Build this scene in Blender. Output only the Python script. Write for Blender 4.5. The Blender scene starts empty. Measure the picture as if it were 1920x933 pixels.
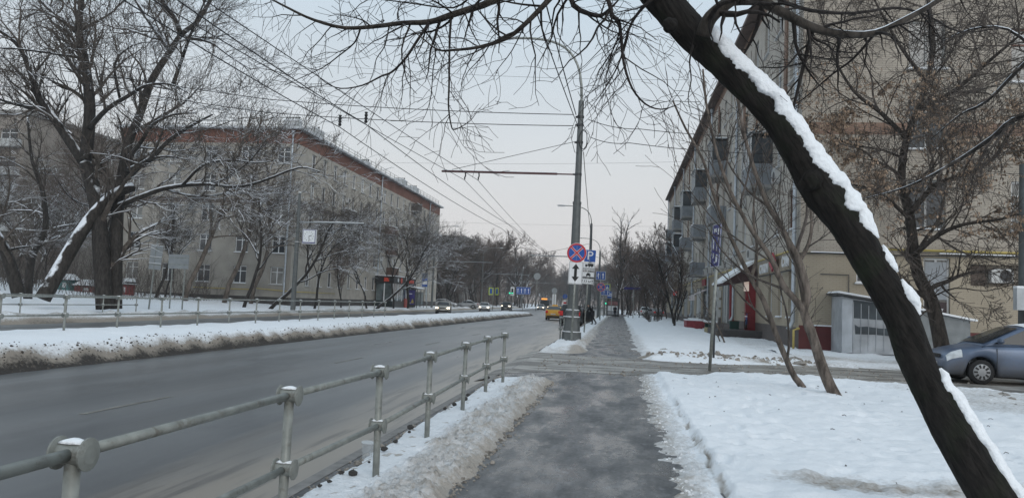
import bpy, math, random
from math import sin, cos, pi, radians
from mathutils import Vector, Matrix, noise

S = bpy.context.scene
COL = S.collection
V = Vector
# ------------------------------------------------------------------ camera
F_PX, CX, CY, EYE = 1450.0, 960.0, 466.5, 1.6
YAW, PITCH, ROLL = radians(7.925), radians(3.910), radians(2.4)
FW = V((-sin(YAW)*cos(PITCH), cos(YAW)*cos(PITCH), sin(PITCH)))
RT = V((cos(YAW), sin(YAW), 0)); UP = RT.cross(FW)
RT, UP = RT*cos(ROLL)+UP*sin(ROLL), UP*cos(ROLL)-RT*sin(ROLL)
cam = bpy.data.objects.new('camera', bpy.data.cameras.new('camera'))
COL.objects.link(cam); S.camera = cam
cam.data.sensor_width = 36.0; cam.data.lens = F_PX/1920*36
cam.data.clip_start = 0.05; cam.data.clip_end = 4000
m = Matrix((RT, UP, -FW)).transposed().to_4x4(); m.translation = (0, 0, EYE); cam.matrix_world = m
CAMP = V((0, 0, EYE))
def ray(px, py): return FW + RT*((px-CX)/F_PX) - UP*((py-CY)/F_PX)
def gp(px, py, z=0.0):
    d = ray(px, py); return CAMP + d*((z-EYE)/d.z)
def at(px, py, Y):
    d = ray(px, py); return CAMP + d*(Y/d.y)
# ------------------------------------------------------------------ sky, sun, exposure
W = bpy.data.worlds.new('World'); S.world = W; W.use_nodes = True
nt = W.node_tree; nt.nodes.clear()
o_ = nt.nodes.new('ShaderNodeOutputWorld'); bg = nt.nodes.new('ShaderNodeBackground')
sky = nt.nodes.new('ShaderNodeTexSky'); sky.sky_type = 'NISHITA'; sky.sun_disc = False
SUN_EL, SUN_AZ = radians(30), radians(150)      # the veiled sun stands behind the viewer, to the right
sky.sun_elevation = SUN_EL; sky.sun_rotation = SUN_AZ; sky.dust_density = 4; sky.air_density = 1.2
hs = nt.nodes.new('ShaderNodeHueSaturation'); hs.inputs['Saturation'].default_value = .25
cl = nt.nodes.new('ShaderNodeMixRGB'); cl.inputs['Fac'].default_value = .93   # an even layer of cloud over the sky
tc = nt.nodes.new('ShaderNodeTexCoord'); sep = nt.nodes.new('ShaderNodeSeparateXYZ')
rmp = nt.nodes.new('ShaderNodeValToRGB')
rmp.color_ramp.elements[0].position = .02; rmp.color_ramp.elements[0].color = (.73, .69, .675, 1)
e_ = rmp.color_ramp.elements.new(.17); e_.color = (.645, .67, .69, 1)
rmp.color_ramp.elements[2].position = .40; rmp.color_ramp.elements[2].color = (.53, .645, .745, 1)
mapn = nt.nodes.new('ShaderNodeMapping'); mapn.inputs['Scale'].default_value = (1.5, 1.5, 5)
nz = nt.nodes.new('ShaderNodeTexNoise'); nz.inputs['Scale'].default_value = 1.4; nz.inputs['Detail'].default_value = 4
mr = nt.nodes.new('ShaderNodeMapRange'); mr.inputs[3].default_value = 7.3; mr.inputs[4].default_value = 8.3
mul = nt.nodes.new('ShaderNodeVectorMath'); mul.operation = 'SCALE'
L = nt.links.new
L(tc.outputs['Generated'], sep.inputs[0]); L(sep.outputs['Z'], rmp.inputs[0])
L(tc.outputs['Generated'], mapn.inputs[0]); L(mapn.outputs[0], nz.inputs[0]); L(nz.outputs[0], mr.inputs[0])
L(rmp.outputs[0], mul.inputs[0]); L(mr.outputs[0], mul.inputs['Scale'])
L(sky.outputs[0], hs.inputs['Color']); L(hs.outputs[0], cl.inputs[1]); L(mul.outputs[0], cl.inputs[2])
L(cl.outputs[0], bg.inputs[0]); bg.inputs[1].default_value = .13; L(bg.outputs[0], o_.inputs[0])
sun = bpy.data.objects.new('sun', bpy.data.lights.new('sun', 'SUN')); COL.objects.link(sun)
sun.data.energy = .8; sun.data.angle = radians(35); sun.data.color = (1, .96, .92)
sun.rotation_euler = (radians(90)-SUN_EL, 0, pi - SUN_AZ)
S.view_settings.view_transform = 'Standard'; S.view_settings.look = 'None'
S.view_settings.exposure = .14; S.view_settings.gamma = 1; S.view_settings.use_curve_mapping = False
S.render.engine = 'CYCLES'; S.cycles.use_denoising = True; S.cycles.max_bounces = 5
S.cycles.transparent_max_bounces = 8; S.cycles.caustics_reflective = False; S.cycles.caustics_refractive = False
S.render.filter_size = 1.3

# ------------------------------------------------------------------ materials
MATS = {}
def nodes(name):
    mt = bpy.data.materials.new(name); mt.use_nodes = True; t = mt.node_tree
    return mt, t, t.nodes['Principled BSDF'], t.nodes.new, t.links.new
def pm(name, col, rough=.6, var=.18, scale=6., bump=0., metal=0., spec=.4, stretch=(1, 1, 1), detail=4, emit=None, es=1., alpha=None, trans=0.):
    if name in MATS: return MATS[name]
    mt, t, b, N, L = nodes(name); MATS[name] = mt
    tc = N('ShaderNodeTexCoord'); mp = N('ShaderNodeMapping'); mp.inputs['Scale'].default_value = stretch
    nz = N('ShaderNodeTexNoise'); nz.inputs['Scale'].default_value = scale; nz.inputs['Detail'].default_value = detail
    L(tc.outputs['Object'], mp.inputs[0]); L(mp.outputs[0], nz.inputs[0])
    r = N('ShaderNodeValToRGB'); r.color_ramp.elements[0].position = .3; r.color_ramp.elements[1].position = .7
    r.color_ramp.elements[0].color = tuple(c*(1-var) for c in col)+(1,); r.color_ramp.elements[1].color = tuple(min(1, c*(1+var)) for c in col)+(1,)
    L(nz.outputs[0], r.inputs[0]); L(r.outputs[0], b.inputs['Base Color'])
    b.inputs['Roughness'].default_value = rough; b.inputs['Metallic'].default_value = metal
    b.inputs['Specular IOR Level'].default_value = spec
    if bump:
        bn = N('ShaderNodeBump'); bn.inputs['Strength'].default_value = bump; bn.inputs['Distance'].default_value = .03
        L(nz.outputs[0], bn.inputs['Height']); L(bn.outputs[0], b.inputs['Normal'])
    if emit: b.inputs['Emission Color'].default_value = emit+(1,); b.inputs['Emission Strength'].default_value = es
    if alpha is not None: b.inputs['Alpha'].default_value = alpha
    if trans: b.inputs['Transmission Weight'].default_value = trans
    return mt
def snow_mat(name, clean=(.84, .862, .888), dirty=(.30, .265, .225), dark=(.045, .04, .036), bump=.5, bs=14.):
    """snow; the vertex layer 'dirt' says how much grit and slush is mixed into it"""
    mt, t, b, N, L = nodes(name); MATS[name] = mt
    at_ = N('ShaderNodeAttribute'); at_.attribute_name = 'dirt'
    tc = N('ShaderNodeTexCoord'); nz = N('ShaderNodeTexNoise'); nz.inputs['Scale'].default_value = bs; nz.inputs['Detail'].default_value = 6
    nz.inputs['Roughness'].default_value = .65
    n2 = N('ShaderNodeTexNoise'); n2.inputs['Scale'].default_value = 55; n2.inputs['Detail'].default_value = 3
    L(tc.outputs['Object'], nz.inputs[0]); L(tc.outputs['Object'], n2.inputs[0])
    ad = N('ShaderNodeMath'); ad.operation = 'MULTIPLY_ADD'; L(nz.outputs[0], ad.inputs[0]); ad.inputs[1].default_value = .9; ad.inputs[2].default_value = -.45
    s1 = N('ShaderNodeMath'); s1.operation = 'ADD'; L(ad.outputs[0], s1.inputs[0]); L(at_.outputs['Fac'], s1.inputs[1])
    m1 = N('ShaderNodeMapRange'); L(s1.outputs[0], m1.inputs[0]); m1.inputs[1].default_value = .15; m1.inputs[2].default_value = .75
    m2 = N('ShaderNodeMapRange'); L(s1.outputs[0], m2.inputs[0]); m2.inputs[1].default_value = .95; m2.inputs[2].default_value = 1.35
    a = N('ShaderNodeMixRGB'); a.inputs[1].default_value = clean+(1,); a.inputs[2].default_value = dirty+(1,); L(m1.outputs[0], a.inputs[0])
    c = N('ShaderNodeMixRGB'); L(a.outputs[0], c.inputs[1]); c.inputs[2].default_value = dark+(1,); L(m2.outputs[0], c.inputs[0])
    L(c.outputs[0], b.inputs['Base Color']); b.inputs['Roughness'].default_value = .75; b.inputs['Specular IOR Level'].default_value = .2
    mm = N('ShaderNodeMath'); mm.operation = 'MULTIPLY_ADD'; L(n2.outputs[0], mm.inputs[0]); mm.inputs[1].default_value = .35; L(nz.outputs[0], mm.inputs[2])
    bn = N('ShaderNodeBump'); bn.inputs['Strength'].default_value = bump; bn.inputs['Distance'].default_value = .04
    L(mm.outputs[0], bn.inputs['Height']); L(bn.outputs[0], b.inputs['Normal'])
    return mt
def bark_mat(name, col, snow=0.0, moss=0.0, scale=9., rot=0., st=.28):
    mt, t, b, N, L = nodes(name); MATS[name] = mt
    tc = N('ShaderNodeTexCoord'); mp = N('ShaderNodeMapping'); mp.inputs['Scale'].default_value = (1, 1, st); m0 = N('ShaderNodeMapping'); m0.inputs['Rotation'].default_value = (0, rot, 0)
    nz = N('ShaderNodeTexNoise'); nz.inputs['Scale'].default_value = scale; nz.inputs['Detail'].default_value = 7; nz.inputs['Distortion'].default_value = .4; nz.inputs['Roughness'].default_value = .7
    L(tc.outputs['Object'], m0.inputs[0]); L(m0.outputs[0], mp.inputs[0]); L(mp.outputs[0], nz.inputs[0])
    r = N('ShaderNodeValToRGB'); r.color_ramp.elements[0].position = .38; r.color_ramp.elements[1].position = .64
    r.color_ramp.elements[0].color = tuple(c*.45 for c in col)+(1,); r.color_ramp.elements[1].color = tuple(c*1.5 for c in col)+(1,)
    L(nz.outputs[0], r.inputs[0]); last = r.outputs[0]
    bn = N('ShaderNodeBump'); bn.inputs['Strength'].default_value = 1.; bn.inputs['Distance'].default_value = .035
    L(nz.outputs[0], bn.inputs['Height']); L(bn.outputs[0], b.inputs['Normal'])
    if moss:
        n3 = N('ShaderNodeTexNoise'); n3.inputs['Scale'].default_value = 3.5; n3.inputs['Detail'].default_value = 5; L(tc.outputs['Object'], n3.inputs[0])
        m3 = N('ShaderNodeMapRange'); L(n3.outputs[0], m3.inputs[0]); m3.inputs[1].default_value = .5; m3.inputs[2].default_value = .75; m3.inputs[4].default_value = moss
        x = N('ShaderNodeMixRGB'); L(m3.outputs[0], x.inputs[0]); L(last, x.inputs[1]); x.inputs[2].default_value = (.03, .045, .022, 1); last = x.outputs[0]
    if snow:
        g = N('ShaderNodeNewGeometry'); sp = N('ShaderNodeSeparateXYZ'); L(g.outputs['Normal'], sp.inputs[0])
        n2 = N('ShaderNodeTexNoise'); n2.inputs['Scale'].default_value = 1.6; n2.inputs['Detail'].default_value = 3; L(tc.outputs['Object'], n2.inputs[0])
        a = N('ShaderNodeMath'); a.operation = 'MULTIPLY_ADD'; L(n2.outputs[0], a.inputs[0]); a.inputs[1].default_value = 1.0; L(sp.outputs['Z'], a.inputs[2])
        mr = N('ShaderNodeMapRange'); L(a.outputs[0], mr.inputs[0]); mr.inputs[1].default_value = 1.5-snow; mr.inputs[2].default_value = 1.62-snow
        x = N('ShaderNodeMixRGB'); L(mr.outputs[0], x.inputs[0]); L(last, x.inputs[1]); x.inputs[2].default_value = (.8, .83, .87, 1); last = x.outputs[0]
    L(last, b.inputs['Base Color']); b.inputs['Roughness'].default_value = .85; b.inputs['Specular IOR Level'].default_value = .2
    return mt
def brick_mat(name, c1, c2, mortar, scale=1.0, rowh=.085, bw=.27, var=.5, rough=.85):
    mt, t, b, N, L = nodes(name); MATS[name] = mt
    tc = N('ShaderNodeTexCoord'); sp = N('ShaderNodeSeparateXYZ'); cb = N('ShaderNodeCombineXYZ'); ad = N('ShaderNodeMath')
    L(tc.outputs['Object'], sp.inputs[0]); L(sp.outputs[0], ad.inputs[0]); L(sp.outputs[1], ad.inputs[1])
    L(ad.outputs[0], cb.inputs[0]); L(sp.outputs[2], cb.inputs[1])
    br = N('ShaderNodeTexBrick'); br.inputs['Color1'].default_value = c1+(1,); br.inputs['Color2'].default_value = c2+(1,); br.inputs['Mortar'].default_value = mortar+(1,)
    br.inputs['Scale'].default_value = scale; br.inputs['Brick Width'].default_value = bw; br.inputs['Row Height'].default_value = rowh; br.inputs['Mortar Size'].default_value = .013
    L(cb.outputs[0], br.inputs[0])
    nz = N('ShaderNodeTexNoise'); nz.inputs['Scale'].default_value = .55; nz.inputs['Detail'].default_value = 6; L(tc.outputs['Object'], nz.inputs[0])
    mr = N('ShaderNodeMapRange'); L(nz.outputs[0], mr.inputs[0]); mr.inputs[1].default_value = .3; mr.inputs[2].default_value = .7; mr.inputs[3].default_value = 1-var*.5; mr.inputs[4].default_value = 1+var*.3
    vm = N('ShaderNodeVectorMath'); vm.operation = 'SCALE'; L(br.outputs[0], vm.inputs[0]); L(mr.outputs[0], vm.inputs['Scale'])
    L(vm.outputs[0], b.inputs['Base Color']); b.inputs['Roughness'].default_value = rough; b.inputs['Specular IOR Level'].default_value = .2
    bn = N('ShaderNodeBump'); bn.inputs['Strength'].default_value = .4; bn.inputs['Distance'].default_value = .01; L(br.outputs[0], bn.inputs['Height']); L(bn.outputs[0], b.inputs['Normal'])
    return mt
def wet_mat(name, kind):
    """asphalt under a film of melt water, grit and worn ice"""
    mt, t, b, N, L = nodes(name); MATS[name] = mt
    tc = N('ShaderNodeTexCoord'); sp = N('ShaderNodeSeparateXYZ'); L(tc.outputs['Object'], sp.inputs[0])
    def nzz(sc, st=(1, 1, 1), det=5, ro=.6):
        mp = N('ShaderNodeMapping'); mp.inputs['Scale'].default_value = st; n = N('ShaderNodeTexNoise'); n.inputs['Scale'].default_value = sc
        n.inputs['Detail'].default_value = det; n.inputs['Roughness'].default_value = ro; L(tc.outputs['Object'], mp.inputs[0]); L(mp.outputs[0], n.inputs[0]); return n.outputs[0]
    def rng(src, a, bb, c=0., d=1.):
        m_ = N('ShaderNodeMapRange'); L(src, m_.inputs[0])
        for i, v in zip((1, 2, 3, 4), (a, bb, c, d)): m_.inputs[i].default_value = v
        return m_.outputs[0]
    def mix(f, a, bb):
        x = N('ShaderNodeMixRGB'); L(f, x.inputs[0])
        for i, v in ((1, a), (2, bb)):
            if isinstance(v, tuple): x.inputs[i].default_value = v+(1,)
            else: L(v, x.inputs[i])
        return x.outputs[0]
    def add(a, bb, k=1.):
        x = N('ShaderNodeMath'); x.operation = 'MULTIPLY_ADD'; L(bb, x.inputs[0]); x.inputs[1].default_value = k; L(a, x.inputs[2]); return x.outputs[0]
    grain = nzz(70, det=2)
    if kind == 'road':
        lanes = nzz(.9, (1, .05, 1), 4); c = mix(rng(lanes, .35, .65), (.09, .092, .095), (.13, .132, .135))
        c = mix(rng(nzz(.5, (1, .35, 1), 5), .56, .72, 0, .7), c, (.026, .027, .03))
        c = mix(rng(nzz(2.2, (1, .12, 1), 5), .6, .75, 0, .35), c, (.10, .10, .10))
        for x0 in (-4.3, -5.9, -7.9, -9.5, -16.8, -18.4, -20.2, -21.8):        # wheel tracks worn wet and dark
            d_ = N('ShaderNodeMath'); d_.operation = 'SUBTRACT'; L(add(sp.outputs[0], nzz(.25, (0, .3, 0), 2), .5), d_.inputs[0]); d_.inputs[1].default_value = x0+.25
            a_ = N('ShaderNodeMath'); a_.operation = 'ABSOLUTE'; L(d_.outputs[0], a_.inputs[0]); c = mix(rng(a_.outputs[0], .12, .48, .5, 0), c, (.062, .063, .066))
        c = mix(rng(nzz(26, (1, .6, 1), 4, .7), .56, .7, 0, .5), c, (.15, .15, .15))
        edge = add(sp.outputs[0], nzz(1.1, (1, .15, 1), 5), 1.8)
        c = mix(rng(edge, -3.3, -2.5), c, (.25, .215, .175))
        ruts = rng(nzz(7, (1, .05, 1), 4), .5, .62, 0, .75)
        mm = N('ShaderNodeMath'); mm.operation = 'MULTIPLY'; L(ruts, mm.inputs[0]); L(rng(edge, -3.6, -2.6), mm.inputs[1])
        c = mix(mm.outputs[0], c, (.055, .05, .045))
        ro = rng(nzz(.8, (1, .1, 1), 4), .3, .7,  .26, .42); hb = add(grain, nzz(7, (1, .06, 1), 3), .6); bs = .12
    elif kind == 'walk':
        big = nzz(1.1, (1.6, .55, 1), 6, .65); c = mix(rng(big, .42, .58), (.012, .013, .014), (.036, .037, .039))
        fine = nzz(10, (1.0, .6, 1), 7, .75); c = mix(rng(fine, .48, .64, 0, .8), c, (.18, .18, .185))
        c = mix(rng(nzz(2.2, (1.3, .5, 1), 5, .6), .55, .68, 0, .35), c, (.20, .20, .205))
        c = mix(rng(nzz(16, (1, .6, 1), 5, .7), .5, .6, 0, .7), c, (.022, .023, .025))
        ro = rng(add(big, fine, .5), .60, .88, .12, .55); hb = add(fine, grain, .15); bs = .22
    else:
        c = mix(rng(nzz(1.2, (.5, 1.4, 1), 6), .42, .6), (.13, .118, .104), (.40, .38, .35))
        c = mix(rng(nzz(5, (.4, 1, 1), 5), .55, .7, 0, .7), c, (.05, .05, .05)); ro = rng(grain, .3, .7, .4, .7); hb = nzz(9, det=5); bs = .35
    L(c, b.inputs['Base Color']); L(ro, b.inputs['Roughness']); b.inputs['Specular IOR Level'].default_value = 1.0 if kind == 'road' else .5
    bn = N('ShaderNodeBump'); bn.inputs['Strength'].default_value = bs; bn.inputs['Distance'].default_value = .012; L(hb, bn.inputs['Height']); L(bn.outputs[0], b.inputs['Normal'])
    return mt
SNOW = snow_mat('snow'); SNOWBANK = snow_mat('snow_bank', bump=.9, bs=22., dirty=(.44, .40, .355), dark=(.085, .074, .064))
CAPSNOW = pm('settled_snow', (.86, .88, .90), .8, .05, 26, bump=.7)
BARK = bark_mat('bark', (.05, .042, .036), 0); BARKS = bark_mat('bark_with_snow', (.038, .034, .031), .58)
TWIG = bark_mat('twig_bark', (.095, .08, .07)); TWIGR = bark_mat('reddish_twig_bark', (.135, .105, .09)); TWIGS = bark_mat('snow_lined_twig', (.085, .072, .062), .42); PALEBARK = bark_mat('pale_bark', (.15, .125, .105), .1)
BIGBARK = bark_mat('wet_dark_bark', (.021, .0185, .0165), 0, .45, 36., radians(32), .16)
GALV = pm('galvanised_steel', (.26, .27, .25), .45, .28, 9, bump=.05, metal=.35)
def grimy(name, col, rust, amount=.5, scale=7.):
    mt = pm(name, col, .5, .22, 11, bump=.12, metal=.25); t = mt.node_tree; b = t.nodes['Principled BSDF']; N, L = t.nodes.new, t.links.new
    src = b.inputs['Base Color'].links[0].from_socket; tc = N('ShaderNodeTexCoord'); nz = N('ShaderNodeTexNoise'); nz.inputs['Scale'].default_value = scale; nz.inputs['Detail'].default_value = 8; nz.inputs['Roughness'].default_value = .75
    L(tc.outputs['Object'], nz.inputs[0]); mr = N('ShaderNodeMapRange'); L(nz.outputs[0], mr.inputs[0]); mr.inputs[1].default_value = .54; mr.inputs[2].default_value = .66; mr.inputs[4].default_value = amount
    x = N('ShaderNodeMixRGB'); L(mr.outputs[0], x.inputs[0]); L(src, x.inputs[1]); x.inputs[2].default_value = rust+(1,); L(x.outputs[0], b.inputs['Base Color']); return mt
RAILP = grimy('grimy_grey_paint', (.25, .26, .24), (.10, .08, .062), .75)
POLE = pm('painted_grey_steel', (.115, .125, .125), .5, .14, 5, bump=.05, metal=.2)
DARKST = pm('dark_steel', (.06, .062, .065), .5, .2, 6, metal=.3)
WHITE = pm('white_paint', (.75, .76, .77), .45, .06, 4); BLACKP = pm('black_paint', (.015, .015, .016), .5, .1, 4)
BLUE = pm('sign_blue', (.015, .085, .36), .4, .08, 4); RED = pm('sign_red', (.50, .03, .035), .4, .1, 4); YEL = pm('sign_yellow', (.42, .50, .06), .45, .06, 4)
RUBBER = pm('rubber', (.015, .015, .016), .8, .2, 12); GLASS = pm('dark_glass', (.018, .022, .024), .1, .3, .8, spec=.35)
GALVSIGN = pm('sign_back_metal', (.30, .32, .33), .5, .1, 3, metal=.4)
CABLE = pm('cable', (.02, .02, .022), .7, .1, 3); CONC = pm('concrete', (.27, .265, .255), .85, .18, 4, bump=.2)
# ------------------------------------------------------------------ mesh helpers
class MB:
    def __init__(s): s.v = []; s.f = []; s.m = []
    def add(s, vs, fs, mat=0):
        o = len(s.v); s.v += [tuple(p) for p in vs]; s.f += [tuple(i+o for i in f) for f in fs]; s.m += [mat]*len(fs)
    def quad(s, a, b, c, d, mat=0): s.add((a, b, c, d), ((0, 1, 2, 3),), mat)
    def box(s, c, sz, mat=0, rz=0, mx=None, taper=1.0):
        x, y, z = (k/2 for k in sz); vs = []
        for i, j, k in ((-1,-1,-1),(1,-1,-1),(1,1,-1),(-1,1,-1),(-1,-1,1),(1,-1,1),(1,1,1),(-1,1,1)):
            t = taper if k > 0 else 1; p = V((i*x*t, j*y*t, k*z))
            if mx is not None: p = mx @ p
            elif rz: p = V((p.x*cos(rz)-p.y*sin(rz), p.x*sin(rz)+p.y*cos(rz), p.z))
            vs.append(p+V(c))
        s.add(vs, ((0,3,2,1),(4,5,6,7),(0,1,5,4),(1,2,6,5),(2,3,7,6),(3,0,4,7)), mat); return s
    def tube(s, pts, rad, n=6, mat=0, cap=True, squash=None):
        pts = [V(p) for p in pts]; k = len(pts)
        if not hasattr(rad, '__len__'): rad = [rad]*k
        ref = None; vs = []
        for i in range(k):
            t = (pts[min(i+1, k-1)]-pts[max(i-1, 0)])
            t = t.normalized() if t.length > 1e-9 else V((0, 0, 1))
            if ref is None: ref = t.cross(V((0, 0, 1)) if abs(t.z) < .9 else V((1, 0, 0))).normalized()
            ref = (ref - t*ref.dot(t)); ref = ref.normalized() if ref.length > 1e-6 else t.orthogonal().normalized()
            b = t.cross(ref)
            for j in range(n):
                a = 2*pi*j/n; r = rad[i]
                vs.append(pts[i]+ref*(cos(a)*r)+b*(sin(a)*r))
        fs = [(i*n+j, i*n+(j+1) % n, (i+1)*n+(j+1) % n, (i+1)*n+j) for i in range(k-1) for j in range(n)]
        if cap: fs += [tuple(range(n-1, -1, -1)), tuple(range((k-1)*n, k*n))]
        s.add(vs, fs, mat); return s
    def lathe(s, prof, n=16, c=(0, 0, 0), axis='z', mat=0):
        vs = []
        for r, h in prof:
            for j in range(n):
                a = 2*pi*j/n; x, y = r*cos(a), r*sin(a)
                p = {'z': (x, y, h), 'y': (x, h, y), 'x': (h, x, y)}[axis]; vs.append(V(p)+V(c))
        k = len(prof); fs = [(i*n+j, i*n+(j+1) % n, (i+1)*n+(j+1) % n, (i+1)*n+j) for i in range(k-1) for j in range(n)]
        fs += [tuple(range(n-1, -1, -1)), tuple(range((k-1)*n, k*n))]
        s.add(vs, fs, mat); return s
    def prism(s, poly, y0, y1, mat=0, plane='xz'):
        n = len(poly); f = (lambda p, h: (p[0], h, p[1])) if plane == 'xz' else ((lambda p, h: (p[0], p[1], h)) if plane == 'xy' else (lambda p, h: (h, p[0], p[1])))
        vs = [f(p, y0) for p in poly]+[f(p, y1) for p in poly]
        s.add(vs, [tuple(range(n)), tuple(range(2*n-1, n-1, -1))]+[(i, i+n, (i+1) % n+n, (i+1) % n) for i in range(n)], mat); return s
    def loft(s, rings, mat=0, close=True, caps=True):
        n = len(rings[0]); vs = [p for r in rings for p in r]; k = len(rings); e = n if close else n-1
        fs = [(i*n+j, i*n+(j+1) % n, (i+1)*n+(j+1) % n, (i+1)*n+j) for i in range(k-1) for j in range(e)]
        if caps: fs += [tuple(range(n-1, -1, -1)), tuple(range((k-1)*n, k*n))]
        s.add(vs, fs, mat); return s
    def mesh(s, name, mats, smooth=False):
        me = bpy.data.meshes.new(name); me.from_pydata(s.v, [], s.f)
        for mt in (mats if isinstance(mats, (list, tuple)) else [mats]): me.materials.append(mt)
        if len(me.materials) > 1: me.polygons.foreach_set('material_index', s.m)
        if smooth: me.polygons.foreach_set('use_smooth', [True]*len(me.polygons))
        me.update(); return me
    def build(s, name, mats, parent=None, smooth=False, loc=None, rz=0):
        return link(name, s.mesh(name, mats, smooth), parent, loc, rz)
def link(name, me, parent=None, loc=None, rz=0):
    o = bpy.data.objects.new(name, me); COL.objects.link(o); o.parent = parent
    if loc is not None: o.location = loc
    if rz: o.rotation_euler.z = rz
    return o
def tag(o, label=None, cat=None, group=None, kind=None):
    for k, v in (('label', label), ('category', cat), ('group', group), ('kind', kind)):
        if v: o[k] = v
    return o
def thing(name, label, cat, loc=(0, 0, 0), rz=0, group=None, sc=None):
    o = bpy.data.objects.new(name, None); COL.objects.link(o); o.location = loc; o.rotation_euler.z = rz
    o.empty_display_size = .2
    if sc: o.scale = (sc, sc, sc)
    return tag(o, label, cat, group)
def copy_tree(o, parent=None):
    c = o.copy(); COL.objects.link(c); c.parent = parent
    for ch in list(o.children): copy_tree(ch, c)
    return c
def box(name, c, sz, mat, parent=None, rz=0, **k): return MB().box(c, sz, rz=rz, **k).build(name, mat, parent)
def text_mesh(body, size, ext=.004, align='CENTER', xs=1.0):
    cu = bpy.data.curves.new('t', 'FONT'); cu.body = body; cu.size = size; cu.extrude = ext; cu.align_x = align; cu.align_y = 'CENTER'
    cu.resolution_u = 3
    o = bpy.data.objects.new('t', cu); COL.objects.link(o)
    me = bpy.data.meshes.new_from_object(o.evaluated_get(bpy.context.evaluated_depsgraph_get()))
    bpy.data.objects.remove(o)
    for v in me.vertices: x, y, z = v.co; v.co = (x*xs, -z, y)      # stands upright, faces -Y
    return me
def text(body, size, mat, parent, loc, rz=0, xs=1.0, name='lettering', ext=.004):
    me = text_mesh(body, size, ext, xs=xs); me.materials.clear(); me.materials.append(mat)
    return link(name, me, parent, loc, rz)
def fbm(x, y, z=0., oct=4, lac=2.1, g=.5):
    s, a = 0., 1.
    for i in range(oct): s += a*noise.noise((x, y, z+i*7.3)); x *= lac; y *= lac; a *= g
    return s
def sm(a, b, x):
    t = max(0., min(1., (x-a)/(b-a))); return t*t*(3-2*t)
def frange(a, b, step, grow=1.0, mx=99):
    o = [a]
    while o[-1] < b: o.append(o[-1]+step); step = min(step*grow, mx)
    return o
def field(name, xs, ys, hf, mat, zmin=-.03, kind='structure', parent=None):
    """a height field; hf(x,y) -> (z, dirt). Cells that lie wholly below zmin are left out"""
    nx = len(xs); vs = []; di = []
    for y in ys:
        for x in xs:
            z, d = hf(x, y); vs.append((x, y, z)); di.append(d)
    fs = []
    for j in range(len(ys)-1):
        for i in range(nx-1):
            q = (j*nx+i, j*nx+i+1, (j+1)*nx+i+1, (j+1)*nx+i)
            if max(vs[k][2] for k in q) > zmin: fs.append(q)
    me = bpy.data.meshes.new(name); me.from_pydata(vs, [], fs)
    a = me.attributes.new('dirt', 'FLOAT', 'POINT'); a.data.foreach_set('value', di)
    me.materials.append(mat); me.polygons.foreach_set('use_smooth', [True]*len(fs)); me.update()
    return tag(link(name, me, parent), kind=kind)

# ------------------------------------------------------------------ ground
def sheet(name, x0, x1, y0, y1, z, mat):
    o = MB(); o.quad((x0, y0, z), (x1, y0, z), (x1, y1, z), (x0, y1, z)); return tag(o.build(name, mat), kind='structure')
RZ = -.10                                                # road level; the pavement lies at 0
gnd = MB(); gnd.quad((-1500, -60, -.16), (1500, -60, -.16), (1500, 2500, -.16), (-1500, 2500, -.16)); tag(gnd.build('ground', SNOW), kind='structure')
sheet('road', -24.0, -2.62, -30, 900, RZ, wet_mat('wet_road_asphalt', 'road'))
sheet('pavement', -2.5, 1.6, -12, 170, 0, wet_mat('icy_pavement', 'walk'))
DRV = wet_mat('slushy_driveway', 'drive')
dm = MB()   # driveway: dips from the yard to the road between the kerb ends
dp = [(-2.95, 16.2, 27.2, RZ+.004), (-2.45, 17.4, 26.0, .004), (-1.3, 18.6, 24.4, .006), (1.0, 18.6, 24.3, .006), (4., 20.0, 25.0, .006), (6., 19.4, 27.2, .006), (9., 18.2, 28., .006), (30., 17.6, 24., .006)]
for a, b in zip(dp, dp[1:]): dm.quad((a[0], a[1], a[3]), (b[0], b[1], b[3]), (b[0], b[2], b[3]), (a[0], a[2], a[3]))
tag(dm.build('driveway', DRV), kind='structure')
KERB = pm('kerb_granite', (.2, .19, .18), .7, .25, 7, bump=.3)
for y0, y1 in ((-12, 16.6), (26.6, 170)):
    n = int((y1-y0)/2.0)
    kb = MB().box((-2.56, (y0+y1)/2, -.06), (.12, y1-y0, .13)).build('kerb', KERB); tag(kb, kind='structure')
# painted lane dashes
ROADW = pm('worn_road_paint', (.17, .163, .145), .6, .4, 5)
pd = MB()
for x, ys in ((-6.9, [9.4+9.2*k for k in range(0, 14)]),):
    for i, y in enumerate(ys): MB().box((x-.012*i, y+1.0+.4*i*.2, RZ+.004), (.09, 2.0+.1*i, .003)).build('lane_dash', ROADW, bpy.data.objects['road'])

def bank(x, y):                                           # ploughed snow between the railing and the path
    t = sm(17.3, 15.4, y+.35*fbm(x*1.2, y*1.2, 3, 2))
    c = sm(-2.5, -2.3, x+.09*fbm(x*2, y*2.2, 9, 3))*sm(-1.18, -1.52, x+.12*fbm(x*1.5, y*1.3, 1, 3))
    lump = max(0, fbm(x*3.2, y*3.2, 5, 3))*.45+(.5-abs(fbm(x*7, y*7, 2, 3)))*.55+max(0, fbm(x*15, y*15, 6, 2))*.42
    wall = sm(-2.1, -1.75, x+.1*fbm(x, y, 8, 2))
    z = -.035+t*c*(.085+.015*wall+(.04+.13*wall)*lump)
    dirt = -.10+.58*wall+.16*fbm(x*2.5, y*2.5, 4, 3)+.30*wall*max(0, fbm(x*11, y*11, 44, 2))+.3*sm(-1.48, -1.28, x)+.75*sm(-2.36, -2.46, x+.06*fbm(x*5, y*5, 2, 3))
    if max(0, fbm(x*7, y*7, 31, 2)) > .52 and x < -1.9: dirt += .8
    return z, dirt
field('snow_bank', frange(-2.56, -1.1, .021), frange(3.6, 17.6, .021, 1.004, .06), bank, SNOWBANK, -.03)
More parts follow.
